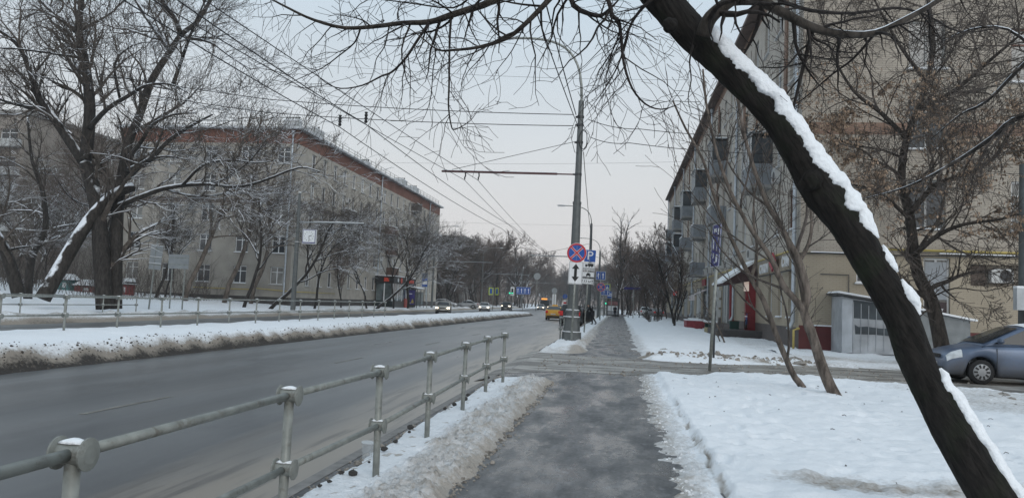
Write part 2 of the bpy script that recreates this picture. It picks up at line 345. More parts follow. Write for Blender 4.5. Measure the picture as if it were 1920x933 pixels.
def island(x, y):
    t = sm(24.6, 26.8, y+.5*fbm(x, y, 3, 2)+(x+1.8)*-.9); c = sm(-2.56, -2.36, x+.06*fbm(x*3, y*2, 1, 3))*sm(-.98-.004*(y-27), -1.35, x+.16*fbm(x*1.5, y*.7, 6, 3))
    w = sm(-1.75, -1.4, x)
    z = -.035+t*c*(.13+.10*fbm(x*2.5, y*2, 5, 4)+.05*w)
    return z, .06+.5*w+.2*fbm(x*2, y*2, 4, 3)+.35*sm(28.6, 26, y)
field('snow_island', frange(-2.56, -.9, .05), frange(24, 120, .06, 1.012, .8), island, SNOWBANK, -.03)
FOOT = {}
_r = random.Random(8)
for _tx, _ty, _dx, _dy, _n in ((1.3, 16.5, .42, -.45, 12), (6.2, 8.6, -.5, .16, 10), (2.4, 6.3, .55, .12, 9), (3.1, 18.6, .1, -.62, 14), (4.5, 9.4, .35, .5, 13), (1.25, 8.0, .12, .6, 12)):
    for _i in range(_n):
        s_ = (-1)**_i*.11; l_ = math.hypot(_dx, _dy); fx, fy = _tx+_dx*_i-_dy/l_*s_+_r.uniform(-.06, .06), _ty+_dy*_i+_dx/l_*s_+_r.uniform(-.06, .06)
        for cx_ in (-1, 0, 1):
            for cy_ in (-1, 0, 1): FOOT.setdefault((int(fx*2)+cx_, int(fy*2)+cy_), []).append((fx, fy, _dx/l_, _dy/l_))
def prints(x, y):
    z = 0.
    for fx, fy, ux, uy in FOOT.get((int(x*2), int(y*2)), ()):
        a = (x-fx)*ux+(y-fy)*uy; b = -(x-fx)*uy+(y-fy)*ux; q = (a/.16)**2+(b/.075)**2
        if q < 3: z += -.055*math.exp(-q*q)+.014*math.exp(-((q-1.7)/.5)**2)
    return z
def lawn(x, y):                                           # the near lawn under snow
    far = 19.3+.55*sm(1, 3.8, x)*2.4-1.1*sm(5, 7.2, x)-1.1*sm(7, 12, x)
    e = sm(.36, .75, x+.12*fbm(x, y*1.6, 2, 3)); k = sm(.93, 1.03, x+.05*fbm(x*3, y*2.5, 7, 3))
    t = sm(far, far-.9, y+.3*fbm(x*1.3, y*1.3, 3, 3))
    z = -.03+t*(e*.055+k*.085+.05*k*fbm(x*.8, y*.8, 1, 3)+.03*fbm(x*3.5, y*3.5, 4, 3)+.016*fbm(x*9, y*9, 8, 3))
    z -= .12*k*max(0, fbm(x*2.0, y*2.6, 21, 2)-.30)
    track = math.exp(-((y-(7.35+.05*x+.22*fbm(x*.9, y*.9, 13, 2)))/.42)**2)*sm(1.0, 2.0, x)
    tr2 = sm(5.4, 6.6, x+.6*fbm(x*.7, y*.7, 15, 2))*sm(13.2, 14.4, y)*sm(19.5, 17.8, y)
    z -= .035*track
    z += prints(x, y)*k*t
    if track > .3: z += .04*fbm(x*6, y*9, 17, 3)*track
    z += t*(1-k)*e*(.030*fbm(x*8, y*8, 33, 3)+.02*max(0, fbm(x*19, y*19, 34, 2)))
    crack = math.exp(-((x-.985-.035*fbm(y*1.7, 3, 7, 3))/.022)**2)*sm(13.6, 12.4, y)*(.4+.6*sm(-.05, .15, fbm(y*1.6, 1, 3, 2)))
    z -= .06*crack
    d = -.06+.62*sm(1.02, .8, x+.1*fbm(x*2, y*2, 5, 3))*(1-.35*sm(.62, .82, x))+.68*track+.45*tr2+.95*crack+.25*sm(far-.6, far, y)+.1*fbm(x*1.2, y*1.2, 6, 3)
    return z, d
field('snowy_lawn', frange(.3, 14, .032, 1.004, .09), frange(4.2, 22.4, .032, 1.006, .1), lawn, SNOW, -.025)
def lawn2(x, y):
    e = sm(.62, 1.15, x+.3*fbm(x, y*.6, 2, 3)-.003*(y-30)); near = sm(23.5, 24.8, y+.35*fbm(x*1.1, y*1.1, 4, 3)-.8*sm(3, 6, x)-.06*x)
    pth = sm(5.0, 5.7, x+.3*fbm(x*.5, y*.3, 3, 2)-.012*max(0, 60-y))*sm(33, 30, y)*0+sm(4.9, 5.5, x+.4*fbm(x*.5, y*.2, 3, 2))
    z = -.035+near*e*(.14+.22*sm(1, 3.5, x)*sm(26, 40, y)+.05*fbm(x*1.2, y*1.2, 1, 4)+.03*fbm(x*4, y*4, 2, 2)+.12*math.exp(-((y-25.5)/.6)**2)*max(0, fbm(x*2.2, y*2.2, 9, 3)+.3))
    z = max(z*(1-.15*pth), z-.1*pth)
    d = -.08+.45*sm(1.5, .9, x)+.30*pth+.9*math.exp(-((y-25.1)/.45)**2)*max(0, fbm(x*1.5, y*1.5, 12, 3)+.1)+.14*fbm(x*.8, y*.8, 5, 3)
    return z, d
field('snowy_verge', frange(.5, 7.4, .07, 1.008, .14), frange(23.6, 122, .08, 1.012, .9), lawn2, SNOW, -.025)
def yard(x, y):                                           # yard in front of the end wall
    e = sm(24.8, 26.6, y+.5*fbm(x*.7, y*.7, 2, 3)+.5*sm(9, 14, x)-1.2*sm(8, 6.6, x)); z = -.03+e*(.13+.08*fbm(x*.9, y*.9, 1, 4)+.015*(y-26))
    return z, .02+.42*math.exp(-((y-27.3+.35*(x-9))/1.3)**2)+.25*fbm(x*.7, y*.7, 4, 3)+.35*sm(26.4, 25.2, y)
field('snowy_yard', frange(5.9, 26, .1, 1.01, .3), frange(24, 33.2, .09), yard, SNOW, -.025)
MEDX0, MEDX1 = -15.3, -10.95
def median(x, y):
    end = sm(106, 101, y); w = .10*fbm(x*.6, y*.35, 1, 3)
    f = sm(MEDX1+.02, MEDX1-.62, x+.06*fbm(x*1.5, y*1.2, 3, 3)); b = sm(MEDX0, MEDX0+.4, x+.06*fbm(x, y, 5, 2))
    rough_ = sm(-12.2, -11.2, x)
    z = RZ-.04+end*f*b*(.50+.5*w+.03*fbm(x*2, y*2, 7, 3))-end*.0+end*rough_*f*(.055*fbm(x*2.6, y*1.7, 11, 4)+.05*fbm(x*8, y*5, 12, 2))
    hole = math.exp(-((x+13.0)/.28)**2-((y-18.6)/.22)**2); z -= .12*hole
    d = -.12+1.22*sm(-11.48, -11.08, x+.12*fbm(x*1.2, y*1.5, 4, 3))+.30*sm(-12.5, -11.5, x+.3*fbm(x*.7, y*.7, 6, 2))+.9*hole+.1*fbm(x, y, 9, 3)
    return z, d
field('snowy_median', frange(MEDX0-.1, MEDX1+.2, .075), frange(7, 108, .09, 1.012, .8), median, SNOW, RZ-.035)
def verge_h(x): return .05+.042*max(0, -25.5-x)
def verge(x, y):
    kx = -23.5-.028*max(0, y-36)
    k = sm(kx+.3, kx-.3, x+.15*fbm(x, y*.7, 2, 3)); r = math.exp(-((x-kx+.75)/.5)**2)
    z = RZ-.04+k*(.14+verge_h(x)+.22*r*(1+fbm(x*1.5, y*1.2, 3, 3)))*1.0+k*.06*fbm(x*.7, y*.7, 4, 3)*sm(kx-.3, kx-2, x)
    return z, -.06+.95*sm(kx-.45, kx+.05, x)+.45*r+.16*fbm(x*.5, y*.5, 5, 4)+.2*sm(.15, .4, fbm(x*.25, y*.25, 6, 2))
field('snowy_far_verge', frange(-95, -50, 1.5)[:-1]+frange(-50, -23.2, .16), frange(14, 240, .25, 1.015, 4), verge, SNOW, RZ-.035)
# ------------------------------------------------------------------ trees
def rdir(rg): 
    while True:
        d = V((rg.uniform(-1, 1), rg.uniform(-1, 1), rg.uniform(-1, 1)))
        if .05 < d.length < 1: return d.normalized()
def grow(out, p, d, ln, r, lev, rg, P):
    """one branch with its side branches: out gets (points, radii, level)"""
    seg = P['seg'][min(lev, 4)]; n = max(2, min(9, int(ln/seg)+1)); st = ln/n
    pts = [p.copy()]; ds = [d.copy()]; rr = [r]; rmin = P['rmin']
    for i in range(n):
        d = (d + rdir(rg)*P['wob'] + V((0, 0, P['trop'][min(lev, 4)]))).normalized()
        p = p + d*st; pts.append(p.copy()); ds.append(d.copy()); rr.append(max(rmin, r*(1-(.8 if lev else .62)*(i+1)/n)))
    out.append((pts, rr, lev))
    if lev < P['max']: sprout(out, pts, rr, lev, ln, rg, P)
def sprout(out, pts, rr, lev, ln, rg, P, t0=None):
    k = P['n'][min(lev, 4)]; k = int(k+rg.random()); n = len(pts)-1
    t0 = P['t0'][min(lev, 4)] if t0 is None else t0
    for q in range(k):
        t = t0+(1-t0)*(q+rg.random())/k; f = min(t*n, n-.001); i = int(f); a = f-i
        p = pts[i].lerp(pts[i+1], a); d = (pts[i+1]-pts[i]).normalized(); r = rr[i]*(1-a)+rr[i+1]*a
        ax = d.cross(rdir(rg)); ax = ax.normalized() if ax.length > 1e-4 else V((1, 0, 0))
        ang = radians(rg.uniform(*P['ang']))
        nd = (Matrix.Rotation(ang, 3, ax) @ d); nd.z += P['lift']; nd.normalize()
        l2 = ln*P['lr']*(1.05-.55*t)*rg.uniform(.7, 1.25)
        if l2 < .08: continue
        grow(out, p, nd, l2, max(P['rmin'], min(r*.8, r*rg.uniform(.5, .72))), lev+1, rg, P)
SIDES = (10, 6, 4, 3, 3, 3)
def wood(out, split=2, noisy=0.):
    a, b = MB(), MB()
    for pts, rr, lev in out: (a if lev < split else b).tube(pts, rr, SIDES[min(lev, 5)], cap=lev < split)
    return a, b
BASEP = dict(seg=(1.2, .8, .5, .35, .25), wob=.22, trop=(.02, .05, .04, .03, .02), n=(9, 6, 6, 4, 0), t0=(.32, .25, .15, .1, .1), ang=(28, 62), lift=.12, lr=.68, max=4, rmin=.007)
def proto(seed, h, r, lean=(0, 0), **kw):
    rg = random.Random(seed); P = dict(BASEP); P.update(kw); out = []
    grow(out, V((0, 0, -.25)), V((lean[0], lean[1], 1)).normalized(), h, r, 0, rg, P)
    a, b = wood(out); return a.mesh('trunk', kw.get('bark', BARKS), True), b.mesh('crown', kw.get('twig', TWIG), False)
PROTO = []
def p_(*a, **k):
    bark = k.pop('bark', BARKS); twig = k.pop('twig', TWIGS)
    A, B = proto(*a, **k)
    A.materials[0] = bark; B.materials[0] = twig; PROTO.append((A, B))
p_(1, 13, .22, n=(12, 8, 7, 6, 0), rmin=.0085)
p_(2, 11, .18, (.15, .1), n=(11, 8, 7, 6, 0), rmin=.0085)
p_(3, 15, .26, n=(15, 8, 6, 5, 0), ang=(20, 45), rmin=.009, twig=TWIGR)
p_(4, 9, .13, (.12, 0), n=(10, 7, 7, 6, 0), rmin=.008)
p_(5, 18, .22, n=(26, 7, 5, 4, 0), ang=(24, 50), lr=.3, rmin=.013, t0=(.2, .2, .15, .1, .1), twig=TWIGR)        # slender, upright
p_(6, 16, .2, n=(26, 7, 6, 5, 0), ang=(35, 60), lr=.32, lift=-.05, trop=(.02, .0, -.07, -.12, -.12), rmin=.0065, bark=PALEBARK)   # drooping birch
p_(7, 6.5, .08, n=(12, 8, 6, 5, 0), ang=(25, 55), lr=.5, rmin=.008, t0=(.15, .2, .1, .1, .1), twig=TWIGR)
p_(8, 13, .24, n=(12, 7, 6, 4, 0), rmin=.02, twig=TWIG)
p_(9, 11.5, .2, (.1, .1), n=(11, 7, 6, 5, 0), rmin=.02, twig=TWIGR)
p_(10, 15, .26, n=(14, 7, 5, 4, 0), ang=(20, 45), rmin=.022, twig=TWIGR)
def plant(k, x, y, z, sc, rz, label, group=None, name='bare_tree', tilt=0.):
    A, B = PROTO[k]; o = thing(name, label, 'tree', (x, y, z), rz, group, sc)
    if tilt: o.rotation_euler.x = tilt
    link('trunk', A, o); tag(link('crown', B, o), kind='stuff'); return o
def limb(px, Y0, Y1=None, r0=.1, r1=.02, sub=3):
    """a limb traced by way-points; depth runs from Y0 to Y1"""
    Y1 = Y0 if Y1 is None else Y1; n = len(px)
    P0 = [at(x, y, Y0+(Y1-Y0)*i/(n-1)) for i, (x, y) in enumerate(px)]
    pts = []
    for i in range(n-1):
        p0, p1, p2, p3 = P0[max(i-1, 0)], P0[i], P0[i+1], P0[min(i+2, n-1)]
        for j in range(sub):
            t = j/sub; pts.append(.5*((2*p1)+(p2-p0)*t+(2*p0-5*p1+4*p2-p3)*t*t+(3*p1-p0-3*p2+p3)*t**3))
    pts.append(P0[-1]); k = len(pts)-1
    return pts, [r0+(r1-r0)*(i/k) for i in range(k+1)]
def custom_tree(name, label, limbs, P, seed, mats, split=2, base=None, group=None):
    """limbs: (points, radii, level, sprout?)"""
    rg = random.Random(seed); PP = dict(BASEP); PP.update(P); out = []
    for pts, rr, lev, k in limbs:
        out.append((pts, rr, lev))
        if k:
            ln = sum((b-a).length for a, b in zip(pts, pts[1:])); Q = dict(PP); nn = list(PP['n']); nn[min(lev, 4)] = k; Q['n'] = tuple(nn)
            Q['t0'] = (.12,)*5; sprout2(out, pts, rr, lev, ln, rg, Q, PP)
    b0 = base if base is not None else limbs[0][0][0]
    sh = [([p-b0 for p in pts], rr, lev) for pts, rr, lev in out]
    a, b = wood(sh, split); o = thing(name, label, 'tree', b0, group=group)
    a.build('trunk', mats[0], o, True); tag(b.build('crown', mats[1], o, False), kind='stuff'); return o
def sprout2(out, pts, rr, lev, ln, rg, Q, PP):
    tmp = []; k = Q['n'][min(lev, 4)]; n = len(pts)-1
    for q in range(k):
        t = .12+.88*(q+rg.random())/k; f = min(t*n, n-.001); i = int(f); a = f-i
        p = pts[i].lerp(pts[i+1], a); d = (pts[i+1]-pts[i]).normalized(); r = rr[i]*(1-a)+rr[i+1]*a
        ax = d.cross(rdir(rg)).normalized(); nd = Matrix.Rotation(radians(rg.uniform(*Q['ang'])), 3, ax) @ d; nd.z += Q['lift']; nd.normalize()
        l2 = min(PP.get('lmax', 3.), ln*Q['lr'])*rg.uniform(.5, 1.2)*(1.1-.4*t)
        grow(out, p, nd, l2, max(Q['rmin'], r*rg.uniform(.35, .6)), max(lev+1, PP.get('slev', 2)), rg, PP)

# --- the leaning tree in the foreground
YB = 6.0
tr = [(1930, 1040, 62), (1884, 965, 52), (1868, 933, 47), (1826, 865, 44), (1788, 800, 42), (1757, 745, 38), (1733, 700, 36), (1712, 650, 37), (1695, 600, 37), (1670, 550, 37), (1640, 500, 38), (1611, 450, 40), (1582, 405, 43), (1553, 365, 47),
      (1528, 330, 43), (1504, 290, 36), (1480, 250, 36), (1450, 210, 36), (1415, 172, 36), (1378, 135, 36), (1338, 98, 37), (1300, 60, 41), (1268, 25, 42), (1236, -8, 38), (1200, -45, 34), (1150, -95, 30), (1080, -150, 26)]
def trunk_rings():
    rings = []; cs = []
    P0 = [(at(x-4, y, YB+.02*i), .80*r/F_PX*YB) for i, (x, y, r) in enumerate(tr)]
    P1 = []
    for i in range(len(P0)-1):
        for j in range(4):
            t = j/4; a, b = P0[i], P0[i+1]; P1.append((a[0].lerp(b[0], t), a[1]*(1-t)+b[1]*t))
    P1.append(P0[-1])
    ref = None
    for i, (p, r) in enumerate(P1):
        t = (P1[min(i+2, len(P1)-1)][0]-P1[max(i-2, 0)][0]).normalized(); s = t.cross(V((0, 1, 0))).normalized()   # s: across, in the picture's plane
        if s.z < 0: s = -s
        q = V((0, 1, 0)); q = (q-t*q.dot(t)).normalized(); ring = []
        for j in range(56):
            a = 2*pi*j/56; n_ = s*cos(a)+q*sin(a); w = p+n_*r
            rr = r*(1+.09*fbm(w.x*4, w.y*4, w.z*2.2, 4)+.05*fbm(w.x*18, w.y*18, w.z*5, 3)+.04*(.4-abs(noise.noise((a*4.5, i*.11, 2))))+.035*(.4-abs(noise.noise((a*8, i*.16, 7)))))
            ring.append(p+n_*rr)
        rings.append(ring); cs.append((p, r, t, s, q))
    return rings, cs
rings, tcs = trunk_rings()
tb = gp(1950, 1050)
big = thing('leaning_tree', 'thick dark tree trunk leaning left across the foreground with a ridge of snow on it', 'tree', tcs[0][0])
B0 = tcs[0][0]
mb = MB(); mb.loft([[p-B0 for p in r] for r in rings]); mb.build('trunk', BIGBARK, big, True)
kn = MB()                                                 # healed knot and burrs
for px, py, r in ((1512, 345, .085), (1497, 352, .05), (1640, 487, .045), (1560, 400, .06), (1245, 55, .06), (1716, 668, .05)):
    c = at(px+11, py-7, YB+.14)-B0
    ring = []
    for i in range(9):
        th = pi*i/8; ring.append([c+V((cos(a)*sin(th), sin(a)*sin(th), cos(th)))*(r*(1+.25*noise.noise((cos(a)*2*sin(th)+px, sin(a)*2, cos(th)*2)))) for a in [2*pi*j/12 for j in range(12)]])
    m1 = MB(); m1.loft(ring, caps=False); m1.build('burr', BIGBARK, big, True)
def ridge(i0, i1, w0, seed):
    """settled snow lying along the upper side of the trunk"""
    rr = []; sub_ = 4; n_ = (i1-i0)*sub_
    for u in range(n_+1):
        i = i0+u/sub_; a, f = int(min(i, i1-1)), i-int(min(i, i1-1)); A, B = tcs[a], tcs[a+1]
        p, r, s, q = A[0].lerp(B[0], f), A[1]*(1-f)+B[1]*f, A[3].lerp(B[3], f), A[4].lerp(B[4], f)
        e = max(.06, min(1, (i-i0)/2.2, (i1-i)/2.2))**.6
        lo = w0*e*(1+.55*fbm(i*.5, seed, 0, 4)+.10*noise.noise((i*3.1, seed, 5))); hi = w0*.55*e*(1+.4*fbm(i*.5, seed+20, 0, 3)); tk = (.031+.018*fbm(i*.4, seed+5, 0, 2))*e; ring = []
        off = .05+.03*fbm(i*.3, seed+9, 0, 2); N = 20
        for j in range(N+1):                              # across the snow: from the near lip over the crest to the far lip
            v = -1+2*j/N; x = v*(lo if v < 0 else hi)-off; th = x/r; base = p+s*(r*cos(th))+q*(r*sin(th))
            nrm = s*cos(th)+q*sin(th); h = tk*max(0, 1-abs(v)**2.6)*(1+.35*fbm(i*.9, j*.35, seed, 3)+.10*noise.noise((i*4, j*.9, seed)))
            ring.append(base+nrm*(h+.012*(1-abs(v)**6))-nrm*.012*(abs(v) > .99)-B0)
        ring += [p-B0+s*(r*.6)-q*(off)]
        rr.append(ring)
    m1 = MB(); m1.loft(rr); return m1.build('snow_ridge', CAPSNOW, big, True)
yi = lambda y: min(range(len(tcs)), key=lambda i: abs(i-next((4*k+4*(tr[k][1]-y)/(tr[k][1]-tr[k+1][1]) for k in range(len(tr)-1) if tr[k+1][1] <= y <= tr[k][1]), 0)))
for a, b, w in ((462, 60, .125), (523, 470, .095), (597, 532, .085), (1000, 705, .07)): ridge(yi(a), yi(b), w, a*.1)
FG = dict(wob=.30, trop=(.0, -.02, -.05, -.04, -.02), n=(3, 5, 6, 5, 0), t0=(.2, .15, .12, .1, .1), ang=(30, 75), lift=-.12, lr=.62, max=4, rmin=.0022, seg=(.3, .2, .14, .11, .09), lmax=.75, slev=3)
LB = []
def fl(px, Y0, Y1, r0, r1, lev, k): LB.append(limb(px, Y0, Y1, r0, r1)+(lev, k))
fl([(1080, -150), (1000, -60), (935, -3), (847, 28), (806, 41), (755, 43), (700, 50), (645, 52), (590, 38), (540, 15), (500, -8), (470, -40)], 6.5, 7.4, .04, .006, 1, 24)
fl([(806, 41), (780, 80), (760, 110), (735, 135), (715, 143), (680, 160), (640, 166), (610, 155), (590, 135)], 6.8, 7.1, .014, .003, 2, 15)
fl([(676, 53), (665, 80), (635, 105), (605, 127), (560, 148), (535, 160)], 7.1, 7.5, .010, .0025, 2, 10)
fl([(846, 30), (843, 80), (842, 160), (841, 200), (846, 235), (853, 243), (880, 228), (894, 210)], 6.75, 6.9, .012, .0025, 2, 12)
fl([(1150, -95), (1060, -30), (1018, 12), (985, 45), (950, 72), (900, 88), (850, 94), (820, 93), (790, 70), (755, 45)], 6.5, 6.6, .03, .003, 1, 24)
fl([(985, 45), (960, 95), (935, 128), (925, 150)], 6.5, 6.7, .008, .002, 3, 7)
fl([(730, 45), (722, 85), (706, 110), (700, 135), (690, 160)], 7.0, 7.2, .007, .002, 3, 7)
fl([(780, 40), (815, 85), (812, 130), (808, 180), (800, 210), (790, 230)], 6.9, 7.0, .007, .002, 3, 8)
fl([(870, 20), (885, 60), (905, 95), (912, 125)], 6.7, 6.6, .007, .002, 3, 6)
fl([(1108, -60), (1140, 0), (1148, 30), (1160, 40), (1165, 75), (1170, 120), (1185, 165), (1210, 195), (1240, 205), (1275, 195)], 6.4, 6.2, .024, .003, 2, 16)
fl([(1236, -8), (1210, 10), (1185, 42), (1172, 80), (1160, 120), (1135, 165), (1105, 205)], 6.3, 6.5, .016, .002, 2, 14)
fl([(1300, 85), (1293, 115), (1296, 150), (1290, 185), (1297, 215)], 6.2, 6.1, .008, .002, 3, 7)
fl([(1068, -40), (1075, 10), (1120, 30), (1140, 20), (1160, 0)], 6.5, 6.4, .03, .006, 2, 12)
fl([(930, 0), (890, -10), (850, 15), (760, 5), (690, 0), (655, 30)], 6.9, 7.3, .012, .003, 2, 16)
fl([(1318, 68), (1328, 40), (1348, 18), (1385, -10), (1430, -50)], 6.2, 6.0, .062, .045, 1, 5)
fl([(1385, -30), (1425, 0), (1470, 25), (1525, 52), (1580, 64), (1640, 62), (1700, 35), (1760, 0), (1800, -40)], 6.1, 6.8, .046, .018, 1, 15)
fl([(1525, 52), (1515, 90), (1500, 150), (1485, 210), (1470, 235)], 6.4, 6.5, .022, .007, 2, 10)
fl([(1640, 64), (1600, 110), (1560, 140), (1500, 190), (1450, 215)], 6.6, 7.1, .012, .003, 2, 12)
fl([(1460, 0), (1520, 20), (1600, 25), (1680, 15), (1740, 30), (1800, 60), (1880, 52)], 6.6, 7.5, .018, .005, 2, 14)
rg = random.Random(77); out = []; PP = dict(BASEP); PP.update(FG)
for pts, rr, lev, k in LB:
    out.append((pts, rr, lev)); Q = dict(PP); nn = list(PP['n']); nn[min(lev, 4)] = k; Q['n'] = tuple(nn)
    sprout2(out, pts, rr, lev, 1.5 if lev < 3 else .9, rg, Q, PP)
a_, b_ = MB(), MB()
for pts, rr, lev in out: (a_ if lev < 2 else b_).tube([p-B0 for p in pts], rr, (10, 9, 6, 4, 3, 3)[min(lev, 5)], cap=lev < 3)
a_.build('limb', bark_mat('limb_bark', (.055, .047, .04), .32), big, True); tag(b_.build('crown', bark_mat('black_twigs', (.035, .03, .028)), big, True), kind='stuff')

# --- two slender bent saplings on the lawn
THIN = dict(wob=.2, trop=(.0, .05, .05, .04, .02), n=(4, 5, 5, 3, 0), ang=(22, 50), lift=.12, lr=.6, max=4, rmin=.0046, seg=(.5, .4, .3, .25, .2), lmax=2.6, slev=2)
ta = [limb([(1572, 752), (1556, 722), (1543, 690), (1530, 650), (1519, 615), (1507, 582), (1514, 549), (1498, 489), (1477, 450), (1462, 420), (1440, 385), (1415, 320), (1395, 250), (1380, 170)], 15.6, 16.4, .115, .028)+(0, 7),
      limb([(1507, 584), (1490, 560), (1468, 534), (1447, 486), (1420, 447), (1402, 420), (1370, 360), (1345, 290), (1325, 200), (1318, 130)], 15.9, 15.4, .07, .018)+(0, 7),
      limb([(1498, 489), (1515, 460), (1522, 420), (1516, 360), (1508, 300)], 16.1, 16.6, .05, .012)+(1, 6)]
BK = bark_mat('young_bark', (.14, .115, .097), .12)
custom_tree('slender_tree', 'slender forked tree bending left, nearest of the two on the lawn', ta, THIN, 5, (BK, TWIG))
tb_ = [limb([(1510, 733), (1498, 716), (1486, 699), (1459, 636), (1432, 564), (1408, 522), (1384, 474), (1363, 429), (1340, 370), (1318, 300), (1285, 240), (1262, 190)], 17.0, 16.2, .075, .018)+(0, 7),
       limb([(1408, 522), (1420, 470), (1412, 400), (1420, 330)], 16.6, 17.2, .045, .012)+(1, 6)]
custom_tree('slender_tree', 'thinner bare tree leaning left just behind the forked sapling', tb_, THIN, 6, (BK, TWIG))
sap = [limb([(1362, 652), (1350, 620), (1330, 585), (1310, 555)], 35, 35, .045, .01)+(1, 7), limb([(1354, 650), (1342, 622), (1325, 600)], 35.3, 35.6, .035, .01)+(1, 5)]
custom_tree('slender_tree', 'small two-stemmed sapling in the snow in front of the red porch', sap, dict(THIN, lmax=1.0), 7, (BK, TWIG))

# --- big old trees behind the far railing
OLD = dict(wob=.26, trop=(.02, .03, .03, .02, .02), n=(7, 7, 8, 7, 0), ang=(25, 60), lift=.1, lr=.62, max=4, rmin=.0085, seg=(1, .7, .6, .45, .4), lmax=4.6, slev=2)
Y = 38
la = [limb([(197, 578), (190, 480), (184, 400), (171, 345), (158, 302)], Y, Y+.5, .47, .33)+(0, 4),
      limb([(156, 303), (130, 265), (105, 228), (75, 188), (62, 150), (38, 90), (0, 58), (-50, 20)], Y+.4, Y-2, .30, .07)+(1, 18),
      limb([(105, 228), (80, 205), (50, 200), (10, 190), (-40, 170)], Y, Y-3, .16, .04)+(1, 9),
      limb([(160, 300), (168, 223), (166, 165), (158, 110), (148, 62), (153, 0), (160, -70), (150, -140)], Y+.3, Y+2, .34, .08)+(1, 22),
      limb([(148, 62), (110, 32), (75, 0), (40, -40), (10, -90)], Y+1, Y+3, .17, .05)+(1, 12),
      limb([(168, 240), (200, 205), (240, 180), (275, 160), (320, 158), (352, 174)], Y+.3, Y-2.5, .16, .03)+(1, 8),
      limb([(150, 150), (138, 110), (110, 50), (95, 0)], Y+1, Y+4, .11, .03)+(1, 12),
      limb([(152, 108), (110, 102), (60, 95), (0, 90), (-50, 100)], Y+.5, Y-4, .10, .02)+(1, 10)]
custom_tree('old_tree', 'big old bare tree with a thick double-forked trunk behind the far railing', la, OLD, 21, (BARKS, TWIGS))
lb = [limb([(216, 578), (218, 470), (222, 380), (230, 325), (240, 270), (262, 215), (285, 150), (320, 95), (340, 65), (370, 40), (395, 0), (420, -50)], Y+.5, Y+3, .36, .07)+(0, 18),
      limb([(320, 95), (290, 55), (255, 0), (230, -60)], Y+2, Y+4, .18, .05)+(1, 13), limb([(340, 65), (325, 30), (305, 0), (295, -50)], Y+2, Y, .15, .05)+(1, 11),
      limb([(324, 160), (345, 100), (365, 45), (390, -10)], Y+2, Y-2, .12, .03)+(1, 10), limb([(225, 185), (215, 120), (250, 85), (300, 78)], Y+2, Y-2, .09, .02)+(1, 9),
      limb([(350, 70), (395, 80), (430, 105), (470, 130)], Y+2, Y-1, .10, .02)+(1, 10),
      limb([(238, 300), (265, 265), (285, 235), (325, 215), (370, 212)], Y+.8, Y-3, .15, .03)+(1, 8),
      limb([(240, 320), (280, 300), (318, 262), (360, 235), (398, 215)], Y+.8, Y-3, .18, .04)+(1, 8),
      limb([(245, 330), (280, 300), (315, 293), (350, 299)], Y+.8, Y-2, .11, .03)+(1, 6)]
custom_tree('old_tree', 'old tree with a snow-plastered trunk just right of the double-forked one', lb, OLD, 22, (BARKS, TWIGS), base=lb[0][0][0])
lc = [limb([(80, 560), (120, 490), (166, 415), (212, 366), (250, 350)], Y-1.6, Y+1.2, .40, .26)+(0, 2),
      limb([(205, 392), (240, 378), (300, 355), (345, 347), (395, 345), (440, 350), (490, 340), (560, 314), (600, 322)], Y+1, Y-2, .17, .035)+(1, 13),
      limb([(340, 350), (380, 310), (430, 300), (480, 305), (520, 300)], Y-.4, Y-3, .09, .02)+(1, 8), limb([(400, 345), (430, 330), (470, 300), (500, 260)], Y-.6, Y-2, .08, .02)+(1, 8)]
custom_tree('old_tree', 'old trunk leaning right with thick snow along its top, behind the far railing', lc, OLD, 23, (bark_mat('snowy_bark', (.04, .035, .031), .72), TWIGS))
ld = [limb([(36, 556), (22, 505), (5, 460), (-30, 400), (-60, 300)], Y, Y-1, .36, .2)+(0, 4), limb([(12, 470), (40, 463), (75, 460)], Y, Y-1, .09, .03)+(1, 5),
      limb([(52, 560), (60, 480), (85, 430), (80, 360), (60, 300), (52, 220)], Y+6, Y+6, .26, .06)+(0, 16)]
custom_tree('old_tree', 'dark trunk leaning out of the left edge beside the far railing', ld, OLD, 24, (BARKS, TWIGS))
# ------------------------------------------------------------------ railings
def railing(label, x, ys, zb, h, mat=None, xs=None, seed=0, detail=1, tilt=0.):
    """posts with round joint caps and two rails between each pair"""
    rg = random.Random(seed); root = thing('railing', label, 'railing', (x, ys[0], zb))
    n = 14 if detail else 8; pm_ = MB(); pm_.lathe([(.03, -.25), (.03, h-.01)], n); post = pm_.mesh('post', mat, True)
    cm = MB(); k = 18 if detail else 10
    cm.lathe([(.036, -.072), (.064, -.066), (.064, -.058), (.045, -.05), (.045, .05), (.064, .058), (.064, .066), (.036, .072)], k, axis='x'); capm = cm.mesh('joint_cap', mat, False)
    sn = MB(); sn.loft([[V((-.05+.1*i/5, .034*cos(a)*(1-.2*abs(i-2.5)/2.5), .04+max(0, sin(a))*.022*(1-.6*abs(i-2.5)/2.5))) for a in [2*pi*j/10 for j in range(10)]] for i in range(6)]); snm = sn.mesh('snow_cap', CAPSNOW, True)
    tops = []
    for i, y in enumerate(ys):
        px = (xs[i]-x) if xs else 0; lx = rg.uniform(-.012, .012); ly = rg.uniform(-.012, .012)
        p = link('post', post, root, (px, y-ys[0], 0)); p.rotation_euler = (ly, lx+tilt, 0)
        for hz in (h, h*.5):
            c = link('joint_cap', capm, p, (0, 0, hz))
            link('snow_cap', snm, p, (0, 0, hz))
        tops.append((px, y-ys[0]))
    for a, b in zip(tops, tops[1:]):
        for hz in (h, h*.5):
            m1 = MB(); q = V((a[0], a[1], hz)); w = V((b[0], b[1], hz)); d = (w-q).normalized()
            m1.tube([q+d*.04, w-d*.04], .0235, n); m1.build('rail', mat, root, True)
    return root
